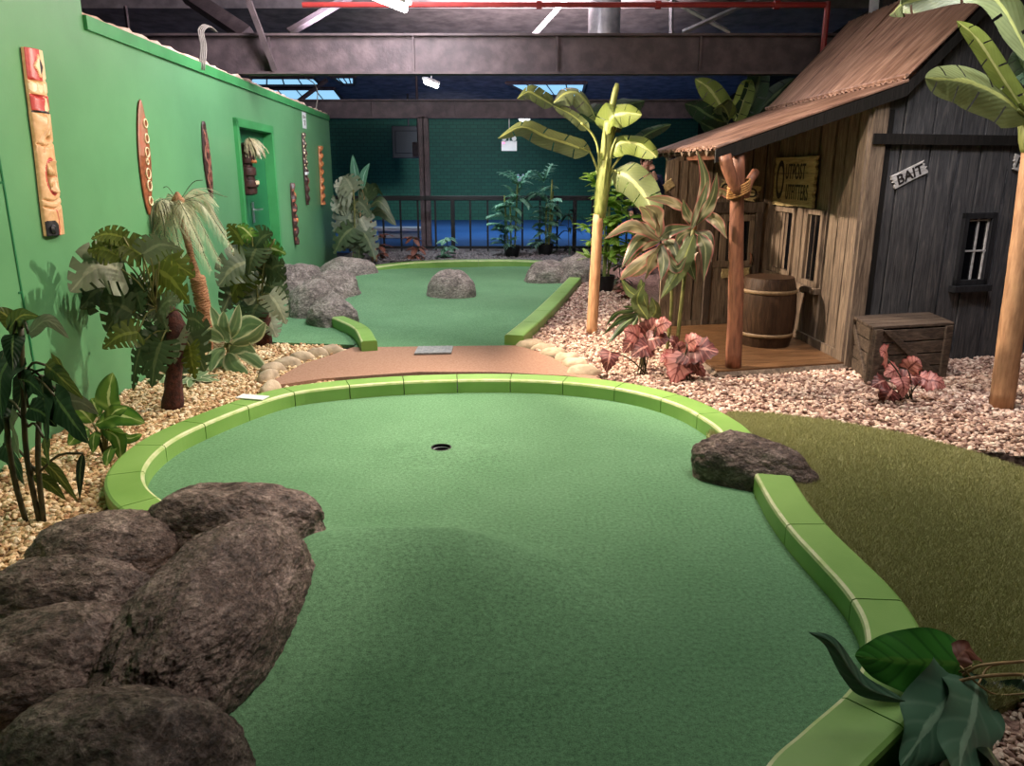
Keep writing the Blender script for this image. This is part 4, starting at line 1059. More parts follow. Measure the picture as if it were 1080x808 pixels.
pl = Plane(q0+U1*.97, q0+U1*.97+U2, (1, 0)); pl.box(m, 0, Ly, z0, z0+H-.02, -.02, 0); m.build('back_panel', M_['cratewood'], e)
m = MB()
for k in range(5):
    a = q0+U2*(k/5+.01)+(-U1.normalized()*.02); b = a+U1+U1.normalized()*.04; c = q0+U2*((k+1)/5-.01)+U1+U1.normalized()*.02; d = q0+U2*((k+1)/5-.01)-U1.normalized()*.02
    m.add([Vector((p.x, p.y, zz)) for zz in (z0+H-.02, z0+H) for p in (a, b, c, d)], [(3, 2, 1, 0), (4, 5, 6, 7), (0, 1, 5, 4), (1, 2, 6, 5), (2, 3, 7, 6), (3, 0, 4, 7)])
m.build('lid', M_['cratewood'], e, bevel=.003)

# ------------------------------------------------------------------ railing at the back
e = empty('railing', (-6.4, 15.25, .05), 'black metal railing across the back with thin upright bars', 'railing')
rx0, rx1 = -6.5, 3.4
m = MB(); m.box(((rx0+rx1)/2, 15.25, 1.08), (rx1-rx0, .07, .09)); m.build('top_rail', M_['black_metal'], e, bevel=.008)
m = MB(); m.box(((rx0+rx1)/2, 15.25, .14), (rx1-rx0, .04, .05)); m.build('bottom_rail', M_['black_metal'], e)
for k in range(-9, 20):
    x = D(404.6+18.3*(k-3), 240, 15.25).x
    if rx0 < x < rx1:
        big = (k % 7 == 0); w_ = .075 if big else .035
        m = MB(); m.box((x, 15.25, .56), (w_, w_, 1.02)); m.build('rail_post' if big else 'baluster', M_['black_metal'], e)

# ------------------------------------------------------------------ wall carvings
def cmat(name, a, b_, rough=.4, sc=30): M_[name] = surf(name, a, b_, sc, rough, 60, .4, .003); return M_[name]
cmat('tan carved wood', rgb(206, 160, 112), rgb(228, 186, 140)); cmat('carving red paint', rgb(176, 50, 48), rgb(196, 70, 62)); cmat('carving black paint', rgb(24, 24, 28), rgb(40, 40, 46))
cmat('carving cream paint', rgb(222, 200, 158), rgb(236, 216, 178)); cmat('brown carved wood', rgb(112, 62, 38), rgb(150, 88, 56)); cmat('pink brown wood', rgb(170, 104, 84), rgb(150, 116, 92), .4, 12)
cmat('dark carved wood', rgb(46, 30, 28), rgb(76, 50, 44)); cmat('red brown pattern', rgb(130, 62, 48), rgb(160, 96, 76)); cmat('orange wood', rgb(176, 104, 54), rgb(204, 134, 80)); cmat('raffia', rgb(170, 156, 120), rgb(208, 196, 160))
def carving(name, top, bot, W, label, cat_, outline, relief, matf, mats, th=.05, n=120, k=24, group=None):
    """half round carved board on the left wall between two photo spots"""
    a, b = Wl(*top), Wl(*bot); e = empty(name, b, label, cat_, group); m = MB(); vs = []; fs = []; mi = []
    ax = b-a
    for i in range(n+1):
        t = i/n; c = a+ax*t; w = W*.5*outline(t)
        for j in range(k+1):
            s = j/k*2-1; o = .012+th*outline(t)**.3*math.sqrt(max(0, 1-s*s*.92))+relief(t, s)*min(1, (1-abs(s))*6)
            vs.append(c+WD*(s*w)+WN*o)
    K = k+1
    for i in range(n):
        for j in range(k):
            q = i*K+j; fs.append((q, q+1, q+1+K, q+K)); mi.append(matf((i+.5)/n, (j+.5)/k*2-1))
    o = len(vs); vs += [a+ax*(i/n)+WD*(s*W*.5*outline(i/n))+WN*.008 for i in range(n+1) for s in (-1, 1)]
    for i in range(n):
        fs.append((i*K, i*K+K, o+2*i+2, o+2*i)); mi.append(0); q = i*K+k; fs.append((q+K, q, o+2*i+1, o+2*i+3)); mi.append(0)
    fs.append(tuple(range(k, -1, -1))+(o, o+1)); mi.append(0); fs.append(tuple(range(n*K, n*K+K))+(o+2*n+1, o+2*n)); mi.append(0)
    m.add(vs, fs, mi); m.build('carved_body', [M_[x] for x in mats], e, smooth=True)
    return e, lambda t, s, off=0.0: a+ax*t+WD*(s*W*.5*outline(t))+WN*(.012+th*outline(t)**.3*math.sqrt(max(0, 1-s*s*.92))+off)
def tcol(t, s):
    s = s*1.25+.3
    if t < .165:
        d = abs(s-.1)/.75+abs(t-.09)/.085
        if d < .55: return 2 if s > .1 else 3
        if d < .75: return 0
        return 1 if s < .35 else 3
    if t < .24: return 0 if (abs(((s+1)*1.5) % 1-.5)*2)**2+((t-.2)/.03)**2 > .8 else 3
    if t < .325:
        return 3 if (s > .2 and abs(s-.55) < (t-.24)*6) else 1
    if t < .335: return 2
    if .56 < t < .79:
        e_ = ((s-.15)/.72)**2+((t-.675)/.105)**2
        if e_ < 1.0 and e_ > .72: return 1
    if .915 < t and s < .15 and ((s+.5)/.75)**2+((t-.965)/.055)**2 < 1: return 2
    if t > .85 and abs(s-(.12+.2*math.sin((t-.85)*20))) < .06: return 1
    return 0
def trel(t, s):
    s = s*1.25+.3
    z = 0
    for q in (.165, .24, .33, .50, .80, .84): z -= .018*math.exp(-((t-q-.012*math.cos(s*2))/.006)**2)
    e_ = ((s-.15)/.62)**2+((t-.675)/.09)**2
    if e_ < 1: z -= .022*(1-e_)-.03*math.exp(-((s-.25)/.35)**2)*(abs(t-.675) > .004)
    z += .02*math.exp(-((t-.40)/.05)**2-((s-.1)/.5)**2)-.045*math.exp(-((t-.475)/.016)**2-((s-.35)/.25)**2)
    if t < .165: z += .006*(abs(s-.1)/.75+abs(t-.09)/.085 < .75)
    z -= .014*math.exp(-((abs(s+.1+.6*math.sin(t*14))-.25)/.06)**2)*(.34 < t < .55)
    return z
e, at_ = carving('totem_pole', (30, 52), (54, 248), .205, 'tall tan totem carving with red and black paint on the green wall', 'carving', lambda t: .93+.09*math.sin(t*9)*.4+.04*(t > .33), trel, tcol,
                 ['tan carved wood', 'carving red paint', 'carving black paint', 'carving cream paint'], .045, 260, 40)
m = MB(); m.tube([at_(.965, -.55, .0), at_(.965, -.55, .012)], [.03, .018], 16); m.build('eye', M_['carving black paint'], e)
m = MB()
for k in range(4): m.tube([at_(.60+.002*k, -.42+.16*k, -.008), at_(.665, -.42+.16*k, .006)], [.009, .012], 8)
for k in range(4): m.tube([at_(.75, -.42+.16*k, -.008), at_(.68, -.42+.16*k, .006)], [.009, .012], 8)
m.build('tooth_row', M_['tan carved wood'], e, smooth=True)
lens = lambda t: max(.02, math.sin(PI*min(1, max(0, t)))**.6)
e, at_ = carving('carved_shield', (146, 105), (156, 227), .22, 'brown surfboard shaped shield with a row of cream rings on the green wall', 'shield', lens, lambda t, s: 0, lambda t, s: 1 if (t < .48 and s < .25+.3*math.cos(t*5)) else 0,
                 ['brown carved wood', 'pink brown wood'], .014, 90, 20)
for t, s, r in ((.20, .35, .036), (.33, .25, .038), (.45, .1, .040), (.53, .0, .024), (.635, .0, .044), (.74, .05, .044), (.875, .2, .036)):
    m = MB(); c = at_(t, s, .004); pts = [c+WD*(r*.9*math.cos(a))+Vector((0, 0, 1))*(r*.88*math.sin(a)) for a in [2*PI*i/20 for i in range(21)]]
    m.tube(pts, .007, 6, caps=False); m.build('painted_ring', M_['carving cream paint'], e, smooth=True)
e, at_ = carving('carved_shield', (213, 128), (222, 210), .20, 'dark patterned oval shield between the ringed shield and the door', 'shield', lambda t: max(.1, math.sin(PI*min(1, max(0, t*.96+.02)))**.5), lambda t, s: .004*math.sin(t*50)*(abs(s) < .6),
                 lambda t, s: 1 if (abs(abs(s)-.45-.25*math.sin(t*19)) < .14 and .1 < t < .92) else (2 if abs(s) < .14+.1*math.sin(t*38) and .3 < t < .8 else 0), ['dark carved wood', 'pink brown wood', 'red brown pattern'], .015, 120, 24)
for c_ in ('x',): M_['carving cream paint']
# tiki mask with raffia hair on the door
a, b = Wl(258, 152, .02), Wl(264, 204, .02); e = empty('tiki_mask', b, 'brown stacked tiki mask with raffia hair hung on the green door', 'mask'); m = MB()
for k, (t, r, h) in enumerate(((.1, .075, .07), (.3, .085, .06), (.42, .06, .05), (.55, .09, .06), (.7, .07, .06), (.8, .1, .05), (.93, .08, .06))):
    c = a.lerp(b, t); m.lathe([(r*.5, -h), (r, -h*.7), (r*1.05, 0), (r, h*.7), (r*.5, h)], c, 18)
m.box((a+b)/2-WN*.03, (.07, .16, abs(a.z-b.z)*1.02)); m.build('carved_head', M_['dark carved wood'], e, smooth=False); autosmooth(bpy.data.objects[[o.name for o in bpy.data.objects if o.name.startswith('carved_head')][-1]])
for dy in (-.04, .05):
    m = MB(); c = a.lerp(b, .35)+WN*.08+Vector((0, dy, 0)); m.lathe([(.003, -.022), (.02, -.012), (.022, 0), (.02, .012), (.003, .022)], c, 12); m.build('eye', M_['orange wood'], e, smooth=True)
m = MB(); m.box(a.lerp(b, .78)+WN*.09, (.03, .1, .05)); m.build('mouth', M_['carving cream paint'], e, bevel=.01)
m = MB(); hc = a+Vector((0, 0, .03))
for k in range(150):
    az = rnd.uniform(0, 2*PI); d = Vector((abs(math.cos(az))*.7, math.sin(az)+.5, rnd.uniform(.1, .8)))
    m.tube(droop(hc+WN*.03, d, rnd.uniform(.14, .30), 2.2, 5), .003, 3, caps=False)
m.build('raffia_hair', M_['raffia'], e)
bar = lambda t: .85+.1*math.sin(t*7)
carving('carved_mask', (306, 193), (311, 258), .15, 'dark narrow carved mask low on the wall right of the door', 'mask', lambda t: max(.2, math.sin(PI*min(1, t*.95+.025))**.35), lambda t, s: .015*math.sin(t*34+s*2), lambda t, s: (2 if (.08 < t < .3 and s > 0) or abs(t-.62) < .05 and abs(s) < .5 else 1 if math.sin(t*40)*math.cos(s*4) > .55 else 0), ['dark carved wood', 'red brown pattern', 'orange wood'], .05, 90, 16)
carving('carved_mask', (318, 140), (323, 216), .14, 'dark speckled narrow carved mask high on the wall beside the notice', 'mask', lambda t: max(.2, math.sin(PI*min(1, t*.95+.025))**.3), lambda t, s: .012*math.sin(t*50), lambda t, s: (1 if math.sin(t*75)*math.cos(s*6) > .4 and t < .5 else 2 if abs(t-.7) < .08 and abs(s) < .4 else 3 if abs(t-.56) < .02 else 0), ['dark carved wood', 'carving cream paint', 'red brown pattern', 'white'], .05, 100, 16)
carving('carved_mask', (336, 154), (339, 216), .20, 'orange brown narrow carved plank nearest the far wall corner', 'mask', lambda t: .9-.35*math.exp(-((t-.5)/.12)**2), lambda t, s: .015*math.sin(t*46+s), lambda t, s: 1 if math.sin(t*46+s) < -.6 else 0, ['orange wood', 'brown carved wood'], .05, 100, 16)

# ------------------------------------------------------------------ plants
def px2(p, Y): return D(p[0], p[1], Y)
def pleaf(mb, pts, wpx, Y, dy=-.12, tw=0.0, kind='lance', arch=.12, **kw):
    """leaf whose midrib passes through photo spots at distance Y, leaning dy towards the viewer at its tip"""
    n = len(pts); P = [D(p[0], p[1], Y+dy*i/(n-1)) for i, p in enumerate(pts)]
    if n == 2:
        md = (P[0]+P[1])/2; md.z += arch*(P[1]-P[0]).length; P = [P[0], md, P[1]]
    d = (P[-1]-P[0]).normalized(); s = d.cross(Vector((0, 1, 0)));
    if s.length < .1: s = Vector((1, 0, 0))
    s.normalize(); s = s+Vector((0, tw, 0))
    leaf(mb, P, s, wpx*(1.18 if kw.get('slit') else 1)*Y/800, kind, **kw)
    return P[0]
def pxplant(name, base, label, cat_, leaves, Y, mats, stems=(), stem_mat='stalk', kind='heart', spread=.18, petiole=None, group=None, seed=1, **kw):
    """leaves: (points, width px, material index)"""
    r_ = random.Random(seed); e = empty(name, base, label, cat_, group); m = MB(); st = MB()
    for L_ in leaves:
        pts, w, mi = L_[:3]; k = L_[3] if len(L_) > 3 else kind; y = Y+r_.uniform(-spread, spread)
        b = pleaf(m, pts, w, y, r_.uniform(-.2, -.02), r_.uniform(-.7, .7), k, mi=mi, **kw)
        if petiole is not None:
            q = min(petiole_pts(petiole, Y), key=lambda p: (p-b).length)
            md = (q+b)/2+Vector((0, 0, .04)); st.tube(cat([q, md, b], 6), .006, 5)
    m.build('foliage', [L[x] for x in mats], e, smooth=True)
    for pts, r in stems:
        P = [D(p[0], p[1], Y) for p in pts] if len(pts[0]) == 2 else [D(*p) for p in pts]
        st.tube(cat(P, 10), r, 8)
    if st.v: st.build('stem', M_[stem_mat], e, smooth=True)
    return e
def petiole_pts(p, Y):
    if isinstance(p[0], (tuple, list)): return [D(a, b, Y) for a, b in p]
    return [D(p[0], p[1], Y)]
# left edge philodendron
b = G(38, 552, 0)
pxplant('philodendron', b, 'dark large leaved philodendron at the left photo edge on yellow gravel', 'plant', [
    (((22, 348), (-8, 325)), 20, 1), (((30, 352), (50, 338), (73, 357)), 17, 2), (((8, 348), (42, 334)), 18, 1), (((12, 375), (0, 400), (2, 442)), 44, 0),
    (((48, 385), (62, 396), (88, 421)), 20, 1), (((34, 395), (18, 432)), 28, 0), (((44, 398), (50, 466)), 40, 0), (((58, 418), (74, 440), (94, 468)), 42, 0),
    (((72, 422), (104, 437)), 20, 2), (((10, 440), (22, 486)), 36, 2), (((46, 462), (52, 492)), 20, 1), (((4, 468), (26, 512)), 36, 0), (((40, 482), (60, 500), (82, 529)), 13, 1, 'lance'),
    (((34, 502), (70, 528)), 15, 1, 'lance'), (((87, 478), (84, 528)), 9, 0, 'lance'), (((30, 430), (60, 450)), 26, 0), (((20, 400), (48, 420)), 24, 0), (((5, 420), (-10, 470)), 30, 0), (((70, 398), (54, 372)), 16, 1),
    (((14, 352), (14, 392)), 22, 0), (((10, 366), (1, 380)), 6, 3, 'lance')], b.y, ['philo', 'philo_olive', 'monstera_grey', 'brownleaf'],
    stems=[(((42, 552), (28, 480), (24, 400), (22, 345)), .012), (((28, 552), (14, 500), (6, 440)), .012), (((46, 550), (40, 480), (44, 396)), .012), (((42, 410), (60, 392), (48, 384)), .004), (((40, 430), (62, 410), (88, 420)), .004)],
    stem_mat='stalk_dark', petiole=((24, 345), (24, 400), (30, 450), (40, 500)), seed=2, wavy=.12, spread=.12)
# cream striped hosta
b = G(112, 486, 0); e = empty('hosta', b, 'cream striped hosta between the left edge plant and the curb', 'plant'); m = MB(); st = MB()
for pts, w in ((((118, 436), (114, 418), (119, 393)), 27), (((100, 448), (125, 438), (153, 446)), 24), (((108, 452), (124, 462), (128, 486)), 18), (((98, 446), (84, 432), (66, 428)), 22), (((112, 452), (134, 462), (150, 458)), 18), (((100, 455), (98, 478)), 18), (((94, 452), (72, 470)), 20), (((112, 446), (134, 430)), 16), (((104, 440), (96, 420)), 20), (((118, 470), (112, 492)), 16)):
    q = pleaf(m, pts, w, b.y, rnd.uniform(-.15, .05), rnd.uniform(-.6, .6), 'oval', wavy=.08); st.tube(cat([b, (b+q)/2+Vector((0, 0, .03)), q], 6), .005, 5)
m.build('foliage', L['hosta'], e, smooth=True); st.build('stem', M_['stalk'], e, smooth=True)
# monstera with dark trunk
b = G(182, 432, 0)
mon = pxplant('monstera', b, 'big split leaved monstera on a dark trunk, left of the small palm', 'plant', [
    (((128, 270), (92, 264)), 34, 2), (((128, 284), (100, 282), (74, 308)), 50, 1), (((135, 292), (80, 336)), 42, 0), (((150, 268), (108, 256)), 28, 2), (((150, 268), (192, 263)), 26, 1),
    (((160, 275), (206, 292)), 36, 2), (((165, 284), (200, 320)), 46, 2), (((150, 308), (112, 350)), 48, 0), (((160, 314), (122, 334)), 42, 1), (((160, 318), (178, 350)), 34, 1), (((165, 330), (190, 318)), 24, 1),
    (((180, 342), (150, 396)), 50, 0), (((186, 352), (188, 402)), 56, 0), (((194, 348), (216, 392)), 46, 0), (((190, 345), (184, 384)), 26, 1), (((150, 362), (140, 412)), 24, 0), (((146, 350), (108, 368)), 28, 2), (((198, 336), (216, 346)), 26, 0),
    (((120, 300), (84, 326)), 36, 0), (((170, 360), (160, 408)), 40, 0), (((140, 330), (110, 320)), 34, 0), (((200, 365), (206, 400)), 34, 2), (((130, 250), (96, 252)), 18, 2), (((140, 300), (150, 330)), 36, 0)],
    b.y-.05, ['monstera', 'monstera_grey', 'monstera_olive'], stems=[(((150, 320), (152, 290), (150, 262)), .006), (((158, 320), (162, 290), (156, 262)), .006), (((164, 322), (166, 300), (168, 276)), .006)], petiole=((182, 350), (178, 330), (165, 325)), seed=4, slit=4, n=27, m=4, wavy=.08)
m = MB(); m.tube(cat([b, D(184, 390, b.y), D(186, 350, b.y), D(178, 322, b.y)], 14), [.07, .068, .062, .058, .055, .05, .05, .055, .065, .07, .07, .06, .05, .04, .02], 12, jit=.25); m.build('trunk', M_['darktrunk'], mon, smooth=True)
# second monstera
b = G(278, 364, 0)
mon2 = pxplant('monstera', b, 'split leaved monstera on a short dark trunk in front of the green door', 'plant', [
    (((262, 270), (240, 236)), 24, 2), (((260, 276), (230, 302)), 36, 0), (((262, 285), (240, 324)), 32, 2), (((268, 262), (288, 246)), 26, 0), (((275, 265), (302, 268)), 20, 3), (((270, 278), (302, 296)), 34, 0), (((270, 288), (282, 336)), 46, 1),
    (((275, 285), (292, 268)), 26, 1), (((284, 310), (302, 342)), 24, 1), (((272, 320), (262, 352)), 34, 0), (((280, 334), (292, 356)), 26, 1), (((256, 298), (234, 330)), 28, 0), (((266, 250), (250, 238)), 20, 3), (((280, 300), (304, 316)), 26, 0), (((262, 310), (250, 345)), 30, 0), (((270, 262), (262, 290)), 30, 0), (((282, 290), (300, 280)), 24, 0)],
    b.y, ['monstera', 'monstera_grey', 'monstera_olive', 'hosta'], petiole=((278, 350), (272, 320), (268, 285)), seed=6, slit=4, n=27, m=4, stems=[(((276, 350), (270, 300), (258, 240)), .008), (((276, 350), (278, 280), (290, 252)), .008)], wavy=.08)
m = MB(); m.tube(cat([b, D(277, 345, b.y), D(276, 325, b.y)], 6), .075, 12, jit=.25); m.build('trunk', M_['darktrunk'], mon2, smooth=True)
# small palm with wrapped trunk
b = G(221, 376, 0); pe = empty('palm_tree', b, 'small artificial palm with drooping grey fronds and wrapped tan trunk', 'palm'); Yp = b.y
m = MB(); m.tube(cat([D(x, y, Yp) for x, y in ((221, 377), (222, 362), (220, 350), (214, 322), (209, 296), (205, 284), (197, 252), (189, 226), (187, 212))], 32), [.02]*5+[.03]+[.055]*9+[.06]*3+[.035]*3+[.028]*6+[.024]*6, 12, jit=.15); m.build('trunk', M_['coir'], pe, smooth=True)
m = MB()
for k in range(26): 
    c = cat([D(x, y, Yp) for x, y in ((220, 352), (214, 322), (208, 292))], 26)[k]; m.tube([c+Vector((.06*math.cos(a), .06*math.sin(a), .012*math.sin(a*2+k))) for a in [2*PI*i/14 for i in range(15)]], .007, 5, caps=False)
m.build('trunk_wrapping', M_['coir'], pe, smooth=True)
def frond(mb, pts, ln, cnt=44, hang=.9, wd=.006, rach=.004):
    c = cat(pts, cnt)
    mb.tube(c, [rach]*(cnt)+[.001], 4)
    for i in range(3, cnt+1):
        t = i/cnt; T = (c[i]-c[i-1]).normalized(); sd = T.cross(Vector((0, 0, 1)))
        if sd.length < .1: sd = Vector((1, 0, 0))
        sd.normalize(); l = ln*math.sin(PI*(.12+.83*t))**.6
        for s in (-1, 1):
            d = (sd*s*.8+T*.7+Vector((0, 0, rnd.uniform(-.25, .25)))).normalized(); P = droop(c[i], d, l*rnd.uniform(.85, 1.1), hang*rnd.uniform(.8, 1.3), 4)
            w = T*wd; vs = []; fs = []
            for q, p in enumerate(P): f = 1-q/4*.85; vs += [p-w*f, p+w*f]
            for q in range(4): fs.append((2*q, 2*q+1, 2*q+3, 2*q+2))
            mb.add(vs, fs, 0, [(.5, .5)]*len(vs))
m = MB(); cr = D(188, 214, Yp)
for k, (tx, ty, dy) in enumerate(((136, 256, -.1), (142, 268, -.25), (152, 276, .1), (165, 288, -.3), (178, 290, -.35), (195, 285, -.3), (150, 240, .2), (160, 262, -.3), (214, 262, -.3), (232, 276, -.1), (246, 262, 0), (238, 244, .2), (222, 284, -.2), (228, 228, .2), (205, 290, .2), (172, 250, .35))):
    tp = D(tx, ty, Yp+dy); md = cr.lerp(tp, .45)+Vector((0, dy*.4, .16)); frond(m, [cr, md, tp], .22, 44, 1.2)
for tx, ty in ((214, 190), (240, 208), (172, 198)): m.tube(cat([cr, cr.lerp(D(tx, ty, Yp), .6)+Vector((0, 0, .05)), D(tx, ty, Yp)], 8), .003, 4)
m.build('fronds', L['palm'], pe, smooth=True)
m = MB(); m.lathe([(.02, -.05), (.05, -.02), (.055, .02), (.03, .06), (.01, .09)], cr, 12); m.build('crown_knot', M_['coir'], pe, smooth=True)
# pale hosta by the palm and creeping one on the gravel
b = G(240, 388, 0)
pxplant('hosta', b, 'cream edged pale hosta right of the wrapped palm trunk', 'plant', [(((242, 362), (232, 345), (222, 323)), 14, 0), (((240, 358), (248, 342), (252, 321)), 13, 0), (((245, 358), (262, 342), (284, 346)), 20, 0), (((240, 360), (236, 345), (236, 328)), 14, 0), (((245, 364), (268, 355), (280, 340)), 15, 0),
    (((236, 366), (226, 376), (222, 392)), 17, 0), (((242, 372), (256, 364), (270, 372)), 18, 0), (((240, 372), (246, 386), (262, 394)), 18, 0), (((236, 360), (220, 352), (208, 358)), 14, 0), (((244, 376), (232, 390), (236, 402)), 18, 0), (((246, 368), (266, 378), (282, 392)), 14, 0)],
    b.y, ['hosta_pale'], kind='oval', petiole=((240, 384), (240, 372)), seed=8, spread=.1, wavy=.06)
b = G(205, 404, .0); e = empty('hosta', b, 'low creeping hosta lying on the gravel below the palm', 'plant'); m = MB()
rosette(m, None, b+Vector((0, 0, .03)), 12, .2, .075, (.1, .5), .5, 'oval', wavy=.05); rosette(m, None, b+Vector((-.25, .05, .03)), 8, .18, .06, (.05, .4), .5, 'oval', wavy=.05); m.build('foliage', L['hosta_pale'], e, smooth=True)
# far left corner plants
b = G(370, 277, .05)
pxplant('monstera', b, 'grey leaved monstera bush in the far corner by the end of the green wall', 'plant', [(((372, 205), (352, 196)), 26, 1), (((370, 215), (350, 222)), 26, 1), (((375, 225), (352, 245)), 28, 0), (((378, 235), (362, 265)), 28, 0), (((380, 230), (392, 262)), 24, 1), (((372, 240), (352, 268)), 26, 0), (((382, 250), (378, 276)), 22, 0), (((370, 225), (366, 250)), 26, 0), (((384, 246), (396, 274)), 20, 0), (((378, 212), (392, 230)), 20, 1), (((372, 200), (362, 186)), 22, 1)],
    b.y, ['monstera', 'monstera_grey'], petiole=((374, 272), (374, 250), (374, 220)), seed=9, slit=3, n=16, m=4, stems=[(((372, 277), (374, 240), (373, 200)), .012)])
b = G(394, 276, .05)
pxplant('strelitzia', b, 'tall paddle leaved strelitzia beside the far corner monstera', 'plant', [(((378, 196), (374, 180), (372, 163)), 9, 1, 'lance'), (((382, 200), (384, 184), (390, 172)), 9, 1, 'lance'), (((386, 214), (386, 200), (378, 188)), 14, 0, 'oval'), (((390, 218), (400, 212), (412, 226)), 12, 0, 'oval'), (((390, 226), (402, 222), (418, 238)), 13, 0, 'oval'), (((388, 212), (396, 198), (404, 206)), 12, 0, 'oval'), (((388, 215), (378, 214), (368, 222)), 10, 0, 'oval')],
    b.y, ['monstera', 'palmblue'], petiole=((391, 262), (389, 235), (387, 222)), stem_mat='stalk_tan', seed=10, stems=[(((393, 276), (390, 240), (386, 210)), .018), (((397, 276), (394, 250), (390, 225)), .018), (((380, 250), (380, 200)), .01)])
def small(name, px, py, z, h, n, w, mt, label, kind='oval', el=(.3, 1.3), nlev=3):
    b = G(px, py, z); e = empty(name, b, label, 'plant'); m = MB(); st = MB()
    for k in range(nlev):
        c = b+Vector((rnd.uniform(-.05, .05), rnd.uniform(-.05, .05), h*(k+.4)/nlev)); st.tube([b, c], .006, 5)
        rosette(m, st, c, n, h*.42, w, el, .9, kind, h*.12, wavy=.08)
    m.build('foliage', L[mt], e, smooth=True); st.build('stem', M_['stalk_dark'], e); return e
small('begonia', 438, 274, .05, .45, 6, .11, 'brownleaf', 'small dry red brown plant at the foot of the dark column')
small('begonia', 402, 274, .05, .5, 5, .10, 'brownleaf', 'thin brown green plant just right of the strelitzia stems')
small('ivy_plant', 471, 273, .05, .42, 8, .10, 'palmblue', 'pale grey green plant right of the column along the railing')
# potted palms at the railing
def potpalm(px, py, h, label):
    b = G(px, py, .05); e = empty('potted_palm', b, label, 'potted plant', 'potted palms in front of the railing'); m = MB(); m.lathe([(.12, 0), (.16, .2), (.165, .21), (.15, .21), (.14, .17)], b, 20)
    m.build('pot', M_['pot'], e); st = MB(); m = MB()
    for k in range(4):
        o = Vector((rnd.uniform(-.07, .07), rnd.uniform(-.06, .06), 0)); hh = h*(.5+.14*k); st.tube([b+o+Vector((0, 0, .15)), b+o*2+Vector((0, 0, hh))], .016, 6)
    for k in range(7):
        c = b+Vector((rnd.uniform(-.14, .14), rnd.uniform(-.1, .1), .22+(h-.4)*k/6))
        for q in range(6):
            az = q*PI/3+k*.7+rnd.uniform(-.4, .4); l = rnd.uniform(.2, .34) if k < 6 else rnd.uniform(.36, .5); P = droop(c, sph(az, rnd.uniform(.2, 1.2) if k < 6 else rnd.uniform(.8, 1.3)), l, rnd.uniform(.8, 1.5), 6); sd = Vector((-math.sin(az), math.cos(az), .2))
            for s in (-1, 1):
                for t in range(1, 6):
                    leaf(m, droop(P[t], (sd*s+(P[t]-P[t-1]).normalized()*.8), .16, .6, 3), Vector((0, 0, 1)).cross(sd)+Vector((.2, .3, 0)), .055, 'lance', n=4, m=1)
            leaf(m, P, sd, .05, 'lance', n=6, m=1)
    m.build('foliage', L['palmblue'], e, smooth=True); st.build('stem', M_['stalk_yellow'], e)
potpalm(540, 271, 1.42, 'left one of two blue green potted palms by the railing'); potpalm(575, 269, 1.5, 'right one of two blue green potted palms by the railing')
small('fern', 600, 268, .05, .9, 7, .05, 'banana_dark', 'dark spiky low plant right of the two potted palms', 'lance')
# croton bush in black pot
b = G(638, 307, .04); e = empty('potted_croton', b, 'bushy yellow green potted plant behind the central banana trunk', 'potted plant'); m = MB(); m.lathe([(.1, 0), (.13, .2), (.135, .21), (.12, .21), (.11, .17)], b, 20); m.build('pot', M_['pot'], e)
m = MB(); st = MB()
for k in range(5): 
    o = Vector((rnd.uniform(-.05, .05), rnd.uniform(-.05, .05), 0)); t_ = b+Vector((rnd.uniform(-.05, .2), rnd.uniform(-.15, .15), rnd.uniform(.8, 1.35))); st.tube([b+o+Vector((0, 0, .15)), t_], .013, 6)
R8 = random.Random(8)
for k in range(46):
    c = b+Vector((R8.gauss(.12, .20), R8.gauss(0, .15), R8.uniform(.4, 1.5))); rosette(m, None, c, 8, .2, .08, (-.1, .8), .7, 'oval')
m.build('foliage', L['croton'], e, smooth=True); st.build('stem', M_['stalk_yellow'], e)
small('fern', 655, 300, .04, .5, 8, .07, 'monstera', 'dark low leafy plant under the yellow green potted plant')
small('fern', 660, 316, .04, .22, 7, .07, 'brownleaf', 'low red brown leaves on the gravel behind the striped plant')

